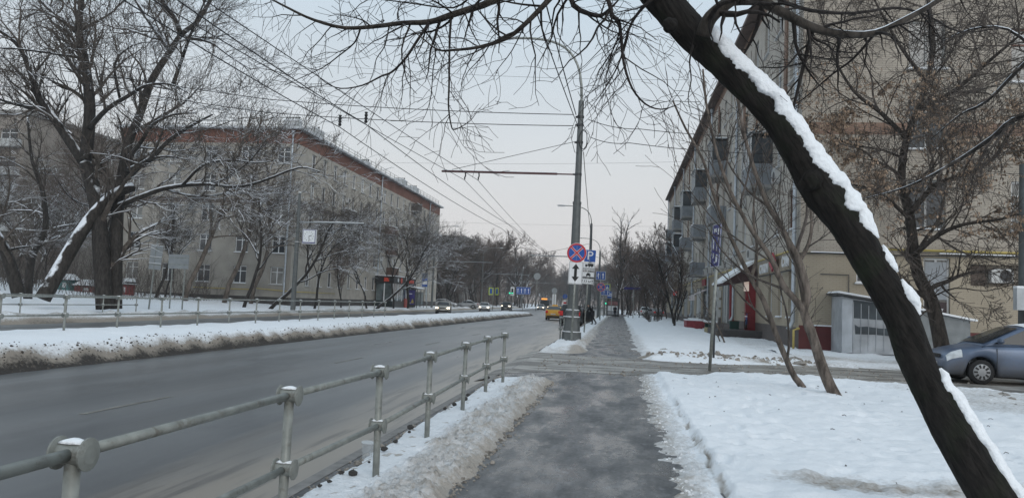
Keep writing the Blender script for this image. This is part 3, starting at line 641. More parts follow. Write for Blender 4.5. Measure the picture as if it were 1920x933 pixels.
NEARY = [.80, 2.77, 4.73, 6.55, 8.55, 10.85, 13.05, 14.85]
railing('grey tubular railing with round joint caps along the pavement kerb', -2.05, NEARY, .03, .92, RAILP, [-2.06, -2.05, -2.05, -2.01, -2.06, -2.12, -2.17, -2.14], 3)
railing('long tubular railing standing in snow on the central median', -14.2, [9.8+2.15*k for k in range(18)], .30, .95, RAILP, None, 4, 0)
railing('tubular railing on the far verge in front of the old trees', -25.9, [22.5+2.75*k for k in range(7)], .14, .9, GALV, None, 5, 0)
railing('short tubular railing beside the base of the tall grey pole', -2.42, [33.6, 35.8, 38.0, 40.2, 42.4], .05, .95, GALV, None, 6, 0)

# ------------------------------------------------------------------ tall poles
def octo(r0, r1, z0, z1, mb, n=8, mat=0):
    mb.lathe([(r0, z0), (r1, z1)], n, mat=mat); return mb
LAMPG = pm('lamp_head', (.42, .43, .44), .4, .1, 4)
def arm_lamp(root, h, reach, rise, side=-1, r=.035, nm='lamp_arm', hl=.9):
    pts = []
    for i in range(13):
        t = i/12; pts.append(V((side*reach*(t**1.9), 0, h+rise*(1-(1-t)**2.6))))
    arm = MB(); arm.tube(pts, [r*1.25]+[r]*12, 10); a = arm.build('lamp_arm', GALV, root, True)
    e = pts[-1]; d = (pts[-1]-pts[-3]).normalized()
    hd = MB(); rr = []
    for i in range(9):
        t = i/8; w = .12*math.sqrt(max(.05, 1-(2*t-1)**4)); hh = .07*math.sqrt(max(.08, 1-(2*t-1)**4)); c = e+d*(t*hl-.05)
        rr.append([c+V((0, cos(b)*w, sin(b)*hh)) for b in [2*pi*j/12 for j in range(12)]])
    hd.loft(rr); l_ = hd.build('lamp_head', LAMPG, root, True)
    gl = MB(); gl.box(e+d*(hl*.55)-V((0, 0, .06)), (hl*.6, .16, .05)); gl.build('lamp_glass', WHITE, l_)
def tilt(o, to_x, h): o.rotation_euler.y = math.atan2(to_x, h)
PB = V((-1.88, 32.7, 0))
pole = thing('lamp_post', 'tall tapered grey lamp post with stepped base beside the no-stopping sign', 'lamp post', PB)
tilt(pole, .06, 10.3)
def plinth(root, s=1.0, snow=True):
    p1 = MB(); octo(.42*s, .40*s, -.1, .45*s, p1); octo(.36*s, .31*s, .45*s, 1.0*s, p1); b = p1.build('base', POLE, root)
    p2 = MB(); octo(.34*s, .34*s, 1.0*s, 1.07*s, p2); octo(.28*s, .27*s, 1.07*s, 1.28*s, p2); octo(.31*s, .29*s, 1.28*s, 1.36*s, p2); octo(.25*s, .24*s, 1.36*s, 1.55*s, p2); p2.build('collar', POLE, root)
    if snow:
        for z, r in ((.455, .40), (1.075, .33), (1.365, .29)):
            q = MB(); q.lathe([(r*s, z*s), (r*.97*s, z*s+.02), (r*.72*s, z*s+.04)], 10); q.build('ledge_snow', CAPSNOW, root, True)
plinth(pole)
lo = MB(); octo(.215, .17, 1.5, 5.85, lo, 12); lo.build('lower_shaft', POLE, pole, False)
mi = MB(); octo(.185, .185, 5.85, 5.95, mi, 12); mi.build('joint_ring', POLE, pole)
up = MB(); octo(.148, .115, 5.9, 10.3, up, 12); up.build('upper_shaft', POLE, pole)
tp = MB(); octo(.05, .05, 10.3, 10.55, tp, 10); octo(.075, .04, 10.3, 10.42, tp, 10); tp.build('top_socket', GALV, pole)
arm_lamp(pole, 10.5, 3.0, 2.55, -1, .052, hl=.85)
br = MB(); br.tube([(-.12, 0, 7.12), (-1.0, 0, 7.12)], .03, 8); br.tube([(-.9, 0, 7.12), (-5.95, 0, 7.12)], .045, 10); br.build('wire_bracket', pm('rusty_red_bracket', (.10, .045, .045), .6, .3, 8), pole, True)
sn = MB(); sn.loft([[(-.9-5.0*i/12, cos(a)*.035, 7.165+max(0, sin(a))*.022) for a in [2*pi*j/8 for j in range(8)]] for i in range(13)]); sn.build('bracket_snow', CAPSNOW, pole, True)
for z in (7.12, 8.5, 9.25, 9.6):
    cl_ = MB(); octo(.15, .15, z-.05, z+.05, cl_, 12); cl_.box((-.16, 0, z), (.12, .1, .07)); cl_.build('clamp', DARKST, pole)
st = MB(); st.tube([(-.13, 0, 8.55), (-5.5, 0, 7.2)], .012, 5); st.build('stay_wire', CABLE, pole)
for x in (-4.9, -4.3):
    hg = MB(); hg.tube([(x, 0, 7.08), (x+.02, 0, 6.95), (x-.02, 0, 6.85), (x, 0, 6.78)], .03, 6); hg.build('wire_hanger', CABLE, pole)
co = MB(); co.tube([(.16+.17*sin(a)*(1+.1*sin(3*a)), -.16, 8.6+.42*cos(a)) for a in [2*pi*k/26*2.1 for k in range(27)]], .016, 5)
co.tube([(.12, -.15, 9.0), (.42, -.15, 8.8), (.30, -.15, 8.25), (.14, -.16, 8.1)], .014, 5); co.tube([(-.2, -.14, 9.2), (-.34, -.15, 8.6), (-.18, -.15, 8.05), (-.05, -.16, 8.0)], .012, 5); co.build('cable_coil', CABLE, pole)
sd = MB(); octo(.19, .175, 6.0-.12, 5.86, sd, 10)
def far_pole(x, y, h, label, reach=2.2, rise=2.0, side=-1, bracket=0, base=True, r=.15, lamp=True, z=0., twin=0):
    o = thing('lamp_post', label, 'lamp post', (x, y, z)); 
    s = MB(); octo(r*1.25, r*.7, -.2, h, s, 10); s.build('shaft', POLE, o)
    if base: plinth(o, .8)
    if lamp: arm_lamp(o, h, reach, rise, side, .04, hl=.85)
    if bracket:
        b = MB(); b.tube([(0, 0, h*.66), (side*bracket, 0, h*.66)], .05, 6); b.build('wire_bracket', GALVSIGN, o)
        b = MB(); b.tube([(0, 0, h*.8), (side*bracket*.9, 0, h*.67)], .014, 4); b.build('stay_wire', CABLE, o)
    return o
far_pole(-2.6, 70.5, 9.0, 'second lamp post along the pavement, behind the parking sign', 2.4, 1.6, -1, 5.5, False)
far_pole(-2.45, 100, 8.6, 'third lamp post along the pavement, by the lane arrow signs', 2.6, 1.6, -1, 0, False)
far_pole(-2.4, 142, 8.8, 'lamp post near the far bus shelter on the pavement', 2.4, 1.6, -1, 5, False)
far_pole(-27.7, 114, 10.8, 'lamp post beside the far bus shelter and its stop sign', 2.9, 1.6, 1, 9, False, z=.2)
far_pole(-28.3, 160, 10.8, 'lamp post behind the white car on the far carriageway', 3.4, 1.8, 1, 10, False, z=.2)
far_pole(-28.0, 225, 11, 'most distant lamp post on the far side by the traffic lights', 3.4, 1.8, 1, 10, False, z=.2)

# clock post on the far verge
cb = at(549, 582, 58); cb.z = .2
ck = thing('clock_post', 'grey post with a square white street clock on the far verge', 'street clock', cb)
s = MB(); octo(.21, .16, -.4, 5.4, s, 10); octo(.13, .11, 5.4, 9.3, s, 10); s.build('post', POLE, ck)
for z in (4.6, 5.4, 9.3):
    q = MB(); octo(.17 if z < 9 else .12, .1, z, z+.07, q, 10); q.build('ledge_snow', CAPSNOW, ck, True)
b = MB(); b.tube([(0, 0, 7.0), (5.4, 0, 7.0)], .045, 8); b.build('wire_bracket', GALVSIGN, ck); 
b = MB(); b.loft([[(1.3+4.1*i/8, cos(a)*.05, 7.045+max(0, sin(a))*.04) for a in [2*pi*j/8 for j in range(8)]] for i in range(9)]); b.build('bracket_snow', CAPSNOW, ck, True)
cx, cz, cw = 1.02, 5.85, 1.04
case = MB().box((cx, 0, cz), (cw+.06, .24, cw+.1)).build('clock_case', WHITE, ck)
MB().box((cx, -.125, cz+.01), (cw, .02, cw+.02)).build('face_border', pm('clock_blue', (.03, .035, .17), .4), case)
MB().box((cx, -.14, cz+.02), (cw-.09, .02, cw-.09)).build('clock_face', pm('clock_white', (.78, .80, .82), .4, .04), case)
for k in range(12):
    a = 2*pi*k/12; MB().box((cx+sin(a)*.36, -.153, cz+.03+cos(a)*.36), (.035, .006, .07), mx=Matrix.Rotation(a, 3, 'Y')).build('hour_mark', BLACKP, case)
for a, l, w in ((radians(75), .24, .05), (radians(172), .38, .035)):
    MB().box((cx+sin(a)*l*.5, -.162, cz+.03+cos(a)*l*.5), (w, .008, l), mx=Matrix.Rotation(a, 3, 'Y')).build('clock_hand', BLACKP, case)
MB().box((cx, -.152, cz-.47), (cw-.1, .008, .06)).build('name_strip', pm('clock_blue', (.03, .035, .17), .4), case)
for z in (5.5, 6.2): MB().box((.33, 0, z), (.5, .05, .05)).build('strut', POLE, ck)

# ------------------------------------------------------------------ road signs
def sign_post(root, h, r=.03, mat=None, x=0, lean=0.): 
    m1 = MB(); m1.tube([(x, .03, -.25), (x+lean, .03, h)], r, 12); return m1.build('post', mat or GALV, root, True)
def no_stop(root, x, z, R=.35, y=0.):
    """blue disc, red rim, red diagonal cross; faces -Y"""
    d = MB(); d.lathe([(R, y-.004), (R, y+.014)], 40, (x, 0, z), 'y'); d = d.build('sign_disc', WHITE, root)
    q = MB(); q.lathe([(R*.80, y-.010), (R*.80, y-.004)], 40, (x, 0, z), 'y'); q.build('blue_field', BLUE, d)
    ring = MB(); n = 40
    for r0, r1 in ((R*.80, R*.965),):
        vs = []
        for rr, yy in ((r0, y-.016), (r1, y-.016), (r1, y-.004), (r0, y-.004)):
            vs.append([(x+cos(2*pi*j/n)*rr, yy, z+sin(2*pi*j/n)*rr) for j in range(n)])
        ring.loft([[vs[k][j] for k in range(4)] for j in range(n)]+[[vs[k][0] for k in range(4)]], caps=False)
    ring.build('red_rim', RED, d)
    for a in (pi/4, -pi/4):
        MB().box((x, y-.0125-.001*(a > 0), z), (R*1.62, .004, R*.215), mx=Matrix.Rotation(a, 3, 'Y')).build('edge_stripe', WHITE, d)
        MB().box((x, y-.0155-.001*(a > 0), z), (R*1.64, .004, R*.15), mx=Matrix.Rotation(a, 3, 'Y')).build('red_bar', RED, d)
def plate(root, x, z, w, h, face, edge=WHITE, y=0., name='sign_plate', bw=.012, back=None):
    p = MB().box((x, y+.006, z), (w, .012, h)).build(name, edge, root)
    if face: MB().box((x, y-.003, z), (w-2*bw, .006, h-2*bw)).build('sign_face', face, p)
    return p
def arrow(root, x, z, h, w, mat, y=-.008, up=True, down=False, name='arrow', head=.36):
    hw, sw = w/2, w*.19; hh = h*head; t, b = h/2, -h/2
    if up and down: poly = [(0, t), (hw, t-hh), (sw, t-hh), (sw, b+hh), (hw, b+hh), (0, b), (-hw, b+hh), (-sw, b+hh), (-sw, t-hh), (-hw, t-hh)]
    else: poly = [(0, t), (hw, t-hh), (sw, t-hh), (sw, b), (-sw, b), (-sw, t-hh), (-hw, t-hh)]
    MB().prism([(x+a, z+c) for a, c in poly][::-1], y-.004, y+.001).build(name, mat, root)
sA = thing('road_sign', 'round blue and red no-stopping sign over a white up-and-down arrow plate', 'road sign', (-1.80, 31.2, .02)); tilt(sA, .1, 3.7)
sign_post(sA, 3.95, .042); no_stop(sA, 0, 3.66, .40)
p = plate(sA, 0, 2.86, .56, .92, None); MB().box((0, -.003, 2.86), (.52, .006, .88)).build('sign_face', BLACKP, p); MB().box((0, -.0075, 2.86), (.50, .005, .86)).build('sign_field', WHITE, p)
arrow(p, 0, 2.86, .72, .30, BLACKP, -.012, True, True, head=.28)
sB = thing('road_sign', 'stack of blue parking sign and three white plates on one post', 'road sign', (-1.75, 42, .02)); tilt(sB, .17, 4.3)
sign_post(sB, 4.6, .04)
p = plate(sB, .02, 4.24, .62, .66, BLUE); text('P', .66, WHITE, p, (.02, -.012, 4.235), xs=1.05)
def bordered(root, x, z, w, h):
    p = plate(root, x, z, w, h, BLACKP, WHITE, 0, bw=.012); MB().box((x, -.0075, z), (w-.045, .004, h-.045)).build('sign_field', WHITE, p); return p
p = bordered(sB, 0, 3.66, .64, .44)
MB().box((.09, -.012, 3.755), (.30, .006, .14)).build('truck_body', BLACKP, p); MB().box((-.14, -.012, 3.725), (.13, .006, .10)).build('truck_cab', BLACKP, p)
for x in (-.15, .02, .16): q = MB(); q.lathe([(.035, -.016), (.035, -.010)], 12, (x, 0, 3.665), 'y'); q.build('truck_wheel', BLACKP, p)
text('кроме', .17, BLACKP, p, (0, -.012, 3.545), xs=1.15)
p = bordered(sB, 0, 3.235, .64, .28); MB().prism([(-.12, 3.17), (.12, 3.17), (.12, 3.25), (.085, 3.26), (.06, 3.32), (-.06, 3.32), (-.085, 3.26), (-.12, 3.25)][::-1], -.017, -.010).build('car_symbol', BLACKP, p)
for x in (-.085, .085): MB().box((x, -.0135, 3.15), (.04, .006, .05)).build('car_tyre', BLACKP, p)
p = bordered(sB, -.04, 2.86, .70, .30); text('33 м', .20, BLACKP, p, (-.04, -.012, 2.855)); arrow(p, -.31, 2.86, .2, .09, BLACKP, -.011); arrow(p, .23, 2.86, .2, .09, BLACKP, -.011)
# blue information board, seen almost from the side, on a post by the driveway
sC = thing('road_sign', 'tall narrow blue board turned edge-on atop a grey post at the driveway', 'road sign', (2.47, 21.16, .08)); tilt(sC, .16, 3.7)
sign_post(sC, 3.6, .042)
bd = MB().box((0, 0, 3.25), (.74, .014, 1.16)).build('sign_board', pm('board_violet_blue', (.022, .028, .17), .4), sC, loc=(-.06, -.02, 0), rz=radians(-80))
for s_ in (-.36, .36): MB().box((s_, -.009, 3.25), (.018, .004, 1.15)).build('board_edge', WHITE, bd)
for z in (2.68, 3.82): MB().box((0, -.0105, z), (.70, .004, .014)).build('board_edge', WHITE, bd)
for i, (x, z, w, h) in enumerate(((-.1, 3.66, .22, .1), (.18, 3.62, .12, .16), (-.2, 3.3, .08, .3), (.1, 3.2, .05, .2), (-.16, 2.98, .1, .14), (.14, 2.9, .14, .2), (.22, 3.42, .1, .08), (.02, 2.8, .16, .05))):
    MB().box((x, -.0095, z), (w, .004, h)).build('pictogram', WHITE, bd)
MB().box((0, .012, 3.25), (.72, .008, 1.13)).build('sign_back', GALVSIGN, bd)
ob = thing('notice_board', 'dark green board on the building side of the blue driveway sign', 'notice board', (3.05, 25.2, .1))
sign_post(ob, 4.1, .035, DARKST); MB().box((0, 0, 3.55), (.34, .03, 1.25)).build('board_panel', pm('dark_green_board', (.028, .042, .042), .4, .2), ob)
# signs farther along the pavement
def lane_sign(label, x, y, z, w, h, n, post_h, group=None, left=True):
    o = thing('road_sign', label, 'road sign', (x, y, 0)); sign_post(o, post_h, .05)
    p = plate(o, 0, z, w, h, BLUE, WHITE, 0, bw=.03)
    for i in range(n):
        cx_ = (i+.5)/n*w-w/2; arrow(p, cx_, z, h*.7, w/n*.45, WHITE, -.01)
        if i == 0 and left: MB().box((cx_-.09, -.011, z-.02), (.2, .006, .07)).build('turn_arrow', WHITE, p)
        if i: MB().box((cx_-w/n/2, -.0095, z), (.02, .004, h*.8)).build('lane_line', WHITE, p)
    return o
lane_sign('blue two-lane arrow sign high up behind the parking sign', -2.0, 88, 4.98, 1.05, .95, 2, 5.5)
lane_sign('blue three-lane arrow board low beside the far bus stop sign', -1.85, 104, 3.38, 1.5, .75, 3, 3.8)
sD = thing('road_sign', 'smaller no-stopping sign far along the pavement', 'road sign', (-1.75, 80, 0)); sign_post(sD, 3.9, .05); no_stop(sD, 0, 3.5, .44)
sE = thing('road_sign', 'blue and white bus stop sign in front of the far pavement shelter', 'bus stop sign', (-.95, 118, 0)); sign_post(sE, 3.8, .05)
p = plate(sE, -.3, 3.3, .75, 1.0, BLUE); MB().box((-.3, -.008, 3.3), (.6, .004, .42)).build('sign_field', WHITE, p); MB().box((-.3, -.012, 3.3), (.44, .004, .16)).build('bus_symbol', BLUE, p)
sF = thing('road_sign', 'yellow-bordered crossing sign on the far pavement', 'road sign', (-1.55, 112, 0)); sign_post(sF, 5.0, .05); p = plate(sF, 0, 4.3, .85, .9, BLUE, YEL, 0, bw=.12)
MB().prism([(-.2, 4.05), (.2, 4.05), (0, 4.5)][::-1], -.014, -.004).build('white_triangle', WHITE, p)
sG = thing('street_name_sign', 'dark blue street name plate on a thin post by the bush', 'street sign', (1.98, 100, .2)); sign_post(sG, 3.95, .05)
MB().box((-.1, -.04, 3.75), (2.3, .04, .3)).build('name_plate', pm('street_sign_violet', (.035, .03, .16), .4), sG)
# signs seen from behind on the far verge
sH = thing('road_sign', 'tall grey sign seen from behind, leaning left on the far verge', 'road sign', (-29.05, 45, .1)); tilt(sH, .25, 4); sign_post(sH, 4.4, .05)
pl_ = MB().box((.05, 0, 3.35), (.82, .02, 1.5)).build('sign_back', GALVSIGN, sH)
for z in (2.9, 3.35, 3.9): MB().box((.05, -.02, z), (.8, .025, .05)).build('rib', GALV, pl_)
for z in (4.11, 3.4, 3.0): MB().box((.05, -.015, z), (.8, .06, .03)).build('ledge_snow', CAPSNOW, pl_)
sI = thing('road_sign', 'wide grey sign board seen from behind on two posts', 'road sign', (-29.1, 48, .15)); sign_post(sI, 3.6, .045, x=-.4); sign_post(sI, 3.6, .045, x=.5)
pl_ = MB().box((.05, -.02, 3.2), (1.45, .03, .95)).build('sign_back', GALVSIGN, sI)
for z in (3.0, 3.45): MB().box((.05, -.04, z), (1.4, .02, .05)).build('rib', GALV, pl_)
sJ = thing('road_sign', 'small blue square sign in front of the left apartment block', 'road sign', (-33.4, 94, .4)); sign_post(sJ, 3.9, .05); p = plate(sJ, 0, 3.2, .75, 1.15, BLUE)
MB().prism([(-.2, 2.85), (-.05, 3.1), (-.05, 3.4), (.05, 3.5), (.15, 3.3), (.08, 3.1), (.2, 2.9), (.1, 2.85), (0, 3.05), (-.1, 2.85)][::-1], -.012, -.004).build('walker_symbol', WHITE, p)
sK = thing('road_sign', 'blue bus stop sign beside the far-side shelter', 'bus stop sign', (-28.0, 112, .2)); sign_post(sK, 4.6, .05); p = plate(sK, -.45, 3.7, .85, 1.25, BLUE); MB().box((-.45, -.008, 3.7), (.7, .004, .5)).build('sign_field', WHITE, p)
MB().box((-.45, 0, 4.75), (.85, .03, .75)).build('route_board', pm('route_board_grey', (.12, .14, .18), .4), sK)
sL = lane_sign('blue four-arrow lane board hanging over the far junction', -19.3, 158, 4.0, 2.9, 1.5, 4, 4.8)
sM = thing('road_sign', 'yellow-bordered crossing sign on the far lamp post', 'road sign', (-22.6, 140, .2)); sign_post(sM, 3.9, .06)
for x, rz in ((-.2, .6), (.3, -.6)):
    p = plate(sM, 0, 3.2, .9, 1.35, BLUE, YEL, 0, bw=.2); p.location = (x*2.2, -.1, 0); p.rotation_euler.z = rz
for (x, y, z, r, lab) in ((-17.6, 168, 7.4, .75, 'large round sign seen from behind above the lane board'), (-13.2, 162, 4.3, .6, 'round sign seen from behind on a white column at the junction')):
    o = thing('road_sign', lab, 'road sign', (x, y, 0)); sign_post(o, z+r, .07); q = MB(); q.lathe([(r, -.03), (r, 0)], 28, (0, 0, z), 'y'); q.build('sign_back', GALVSIGN, o)
    if z < 5: MB().box((0, .08, 1.9), (.8, .1, 3.4)).build('column_panel', WHITE, o)
o = thing('traffic_light', 'traffic light showing green over the far carriageway', 'traffic light', (-20.7, 152, 0)); sign_post(o, 4.6, .07)
MB().box((0, -.1, 3.7), (.75, .05, 1.7)).build('backboard', WHITE, o); MB().box((0, -.2, 3.7), (.34, .2, 1.1)).build('housing', BLACKP, o)
GRN = pm('green_lamp', (.05, .6, .35), .4, emit=(.05, 1., .55), es=1.0); REDL = pm('red_lamp', (.6, .05, .05), .4, emit=(1., .06, .05), es=.35)
for z, mt in ((3.33, GRN), (3.7, BLACKP), (4.05, BLACKP)): q = MB(); q.lathe([(.14, -.32), (.14, -.3)], 16, (0, 0, z), 'y'); q.build('lens', mt, o)
MB().box((-.5, -.2, 3.33), (.34, .2, .4)).build('side_housing', BLACKP, o); q = MB(); q.lathe([(.16, -.32), (.16, -.3)], 16, (-.5, 0, 3.33), 'y'); q.build('lens', GRN, o)
o = thing('traffic_light', 'small traffic light with green signal beyond the parked cars', 'traffic light', (-1.6, 126, 0)); sign_post(o, 3.4, .07)
MB().box((0, -.1, 2.75), (.36, .2, 1.0)).build('housing', BLACKP, o); q = MB(); q.lathe([(.14, -.22), (.14, -.2)], 16, (0, 0, 2.45), 'y'); q.build('lens', GRN, o); MB().box((-.15, -.21, 2.0), (.5, .03, .22)).build('green_arrow_panel', GRN, o)
o = thing('road_sign', 'red and white striped post with a blue disc beyond the taxi', 'road sign', (-8.1, 120, RZ)); sign_post(o, 3.2, .06)
q = MB(); q.lathe([(.36, -.02), (.36, .02)], 20, (0, 0, 2.9), 'y'); q.build('sign_disc', BLUE, o)
for k in range(4): MB().box((0, -.02, 1.3+.3*k), (.42, .03, .3)).build('stripe_panel', (RED, WHITE)[k % 2], o)

# ------------------------------------------------------------------ overhead wires
def wire(label, pts, r=.012, sag=0., n=14, group=None, beads=(), mat=CABLE):
    o = MB(); P = [V(p) for p in pts]; q = []
    for a, b in zip(P, P[1:]):
        for i in range(n): t = i/n; q.append(a.lerp(b, t)-V((0, 0, sag*4*t*(1-t))))
    q.append(P[-1]); b0 = q[0].copy(); o.tube([p-b0 for p in q], r, 5)
    ob_ = thing('overhead_wire', label, 'wire', b0, group=group); o.build('strand', mat, ob_)
    for t in beads:
        f = t*(len(q)-1); i = int(f); p = q[i].lerp(q[i+1], f-i)-b0
        d = (q[i+1]-q[i]).normalized(); bd_ = MB(); bd_.tube([p-d*.12, p-d*.06, p+d*.06, p+d*.12], [.02, .06, .06, .02], 8); bd_.build('insulator', BLACKP, ob_)
    return ob_
pt = V((-1.83, 32.7, 0))
wa, wb = gp(500, 116, 6.85), gp(500, 68, 6.85)
BRK = [(-6.78, 32.7, 6.8), (-6.18, 32.7, 6.8)]
for (w0, b0_, lb_) in ((wa, BRK[0], 'left-hand trolley wire running from the bracket of the tall pole'), (wb, BRK[1], 'right-hand trolley wire running from the bracket of the tall pole')):
    b0_ = V(b0_); d = (w0-b0_); st_ = b0_+d*((b0_.y-2)/(b0_.y-w0.y))
    wire(lb_, [st_, b0_, (b0_.x-.9, 70.5, 6.6), (b0_.x-1.2, 100, 6.6), (b0_.x-1.5, 142, 6.5), (b0_.x-2, 230, 6.5)], .011, .12, beads=())
fa, fb = V((-12.55, 32.7, 9.05)), V((-11.35, 32.7, 9.2))
for f, lb_ in ((fa, 'left feeder cable hung on an insulator over the median'), (fb, 'right feeder cable hung on an insulator over the median')):
    w = wire(lb_, [f+V((0, -26, -.1)), f, f+V((1.0, 42, -.3)), f+V((1.6, 85, -.6)), f+V((2.5, 180, -1))], .02, .25)
    ins = MB(); ins.tube([V((0, 26, .15+.07*k)) for k in range(8)], [.05, .085]*4, 8); ins.build('insulator', BLACKP, w)
wire('upper of the two span cables crossing the road left of the pole', [at(-60, 95, 38), at(500, 186, 34.5), at(1075, 215, 32.7)], .018, .12)
wire('lower of the two span cables crossing the road left of the pole', [at(-60, 118, 38), at(500, 211, 34.5), at(1075, 236, 32.7)], .018, .12)
wire('upper cable running right from the pole to the building', [at(1103, 224, 32.7), at(1200, 242, 32.9), (7.4, 36, 9.6)], .016, .12)
wire('lower cable running right from the pole to the building', [at(1106, 257, 32.7), at(1180, 268, 32.8), (7.4, 36.5, 8.9)], .016, .12)
wire('thicker twisted cable running from the pole overhead towards the viewer', [at(1080, 215, 32.7), (-2.15, -6, 9.6)], .02, .45)
wire('thinner twisted cable running from the pole overhead towards the viewer', [at(1085, 240, 32.7), (-2.75, -6, 9.3)], .017, .5)
wire('cable slanting down the right side of the pole to the next lamp post', [at(1094, 285, 32.7), (-2.5, 70.5, 7.6)], .017, .5)
for i, (y0, a, b, l_) in enumerate(((50, 118, 150, 'highest'), (75, 300, 303, 'middle'), (110, 405, 425, 'lowest'))):
    wire(f'{l_} thin cross-span wire over the road in the distance', [at(560, a, y0), at(1290, b, y0)], .009, .3)
# ------------------------------------------------------------------ buildings
def aX(px, py, X):
    d = ray(px, py); return CAMP + d*(X/d.x)
PVC = pm('white_window_frame', (.66, .67, .67), .45, .06, 3); BROWNF = pm('brown_window_frame', (.13, .06, .04), .6, .2, 4)
PANE = pm('window_pane', (.05, .058, .066), .06, .55, .25, spec=.7); PANEC = pm('curtained_pane', (.22, .22, .21), .15, .35, 1.3, spec=.6); SILLM = pm('sill_metal', (.55, .56, .57), .5, .1, 4)
DIMF = pm('weathered_window_frame', (.30, .30, .29), .6, .2, 3)
WM = {}
def window_meshes(w, h, st):
    k = (round(w, 2), round(h, 2), st)
    if k in WM: return WM[k]
    f = MB(); t = .075; fm = BROWNF if st == 'brown' else DIMF if st == 'dim' else PVC
    for c, s in (((w/2, 0, t/2), (w, .07, t)), ((w/2, 0, h-t/2), (w, .07, t)), ((t/2, 0, h/2), (t, .07, h-2*t)), ((w-t/2, 0, h/2), (t, .07, h-2*t))): f.box(c, s)
    if w > .95: f.box((w*(.5 if st != 'asym' else .36), .003, h/2), (.085, .06, h-2*t))
    if st in ('cross', 'brown') or h > 2.0: f.box((w/2, -.004, h*.70), (w-2*t, .06, .065))
    p = MB(); p.quad((t, .025, t), (w-t, .025, t), (w-t, .025, h-t), (t, .025, h-t))
    s = MB(); s.box((w/2, -.13, -.03), (w+.16, .30, .045)); s2 = MB(); s2.box((w/2, -.14, .01), (w+.1, .24, .035))
    WM[k] = (f.mesh('window', fm), p.mesh('pane', PANE), p.mesh('pane', PANEC), s.mesh('sill', SILLM), s2.mesh('sill_snow', CAPSNOW)); return WM[k]
def facade(root, org, rz, L_, z0, z1, holes, mats, matf, bands=(), depth=.16, name='wall', win=True, seed=0, snow=True):
    """wall with real openings: u runs along the wall; outward is local -y"""
    rg = random.Random(seed)
    us = sorted({0., L_} | {h[0] for h in holes} | {h[1] for h in holes}); zs = sorted({z0, z1} | {h[2] for h in holes} | {h[3] for h in holes} | set(bands))
    o = MB(); hs_ = {}
    for h in holes:
        for i, u in enumerate(us[:-1]):
            if h[0]-1e-6 <= u < h[1]-1e-6:
                for j, z in enumerate(zs[:-1]):
                    if h[2]-1e-6 <= z < h[3]-1e-6: hs_[(i, j)] = 1
    for j in range(len(zs)-1):
        i = 0; zc = (zs[j]+zs[j+1])/2
        while i < len(us)-1:
            if (i, j) in hs_: i += 1; continue
            k = i
            while k+1 < len(us)-1 and (k+1, j) not in hs_: k += 1
            o.quad((us[i], 0, zs[j]), (us[k+1], 0, zs[j]), (us[k+1], 0, zs[j+1]), (us[i], 0, zs[j+1]), matf(us[i], zc)); i = k+1
    for h in holes:
        u0, u1, a, b = h[:4]; mi_ = matf(u0, (a+b)/2); d = depth+.12
        o.quad((u0, 0, a), (u0, d, a), (u0, d, b), (u0, 0, b), mi_); o.quad((u1, 0, a), (u1, 0, b), (u1, d, b), (u1, d, a), mi_)
        o.quad((u0, 0, b), (u0, d, b), (u1, d, b), (u1, 0, b), mi_); o.quad((u0, 0, a), (u1, 0, a), (u1, d, a), (u0, d, a), mi_)
    w = o.build(name, mats, root, loc=org, rz=rz)
    if win:
        for h in holes:
            st = h[4] if len(h) > 4 else 'plain'
            if st == 'none': continue
            u0, u1, a, b = h[:4]; fm, p1, p2, sm_, sn_ = window_meshes(u1-u0-.004, b-a-.004, st)
            q = V((u0+.002, depth, a+.002)); q = Matrix.Rotation(rz, 3, 'Z') @ q + V(org)
            f = link('window', fm, root, q, rz); link('pane', p1 if rg.random() < .62 else p2, f); link('sill', sm_, f)
            if snow and rg.random() < .75: link('sill_snow', sn_, f)
    return w
def add_box(name, root, c, s, mat, **k): return MB().box(c, s, **k).build(name, mat, root)
def downpipe(root, x, y, z0, z1, r=.07, mat=None, kick=(0, -.25)):
    m1 = MB(); m1.tube([(x+kick[0], y+kick[1], z0-.15), (x+kick[0]*.4, y+kick[1]*.4, z0), (x, y, z0+.2), (x, y, z1-.8), (x, y, z1-.5)], r, 10); m1.lathe([(r, z1-.5), (r*2.1, z1-.25), (r*2.1, z1-.12)], 10, (x, y, 0)); return m1.build('downpipe', mat or PIPE, root, True)
PIPE = pm('zinc_downpipe', (.42, .46, .50), .4, .2, 3, metal=.4)
ACM = pm('air_conditioner_white', (.48, .48, .47), .5, .12, 3)
acb = MB(); acb.box((0, -.17, 0), (.8, .3, .55)); ACMESH = acb.mesh('air_conditioner', ACM)
acf = MB(); acf.lathe([(.22, -.34), (.22, -.315)], 16, (.12, 0, 0), 'y'); ACFAN = acf.mesh('fan_grille', DARKST)
def aircon(root, p, rz): o = link('air_conditioner', ACMESH, root, p, rz); link('fan_grille', ACFAN, o); return o
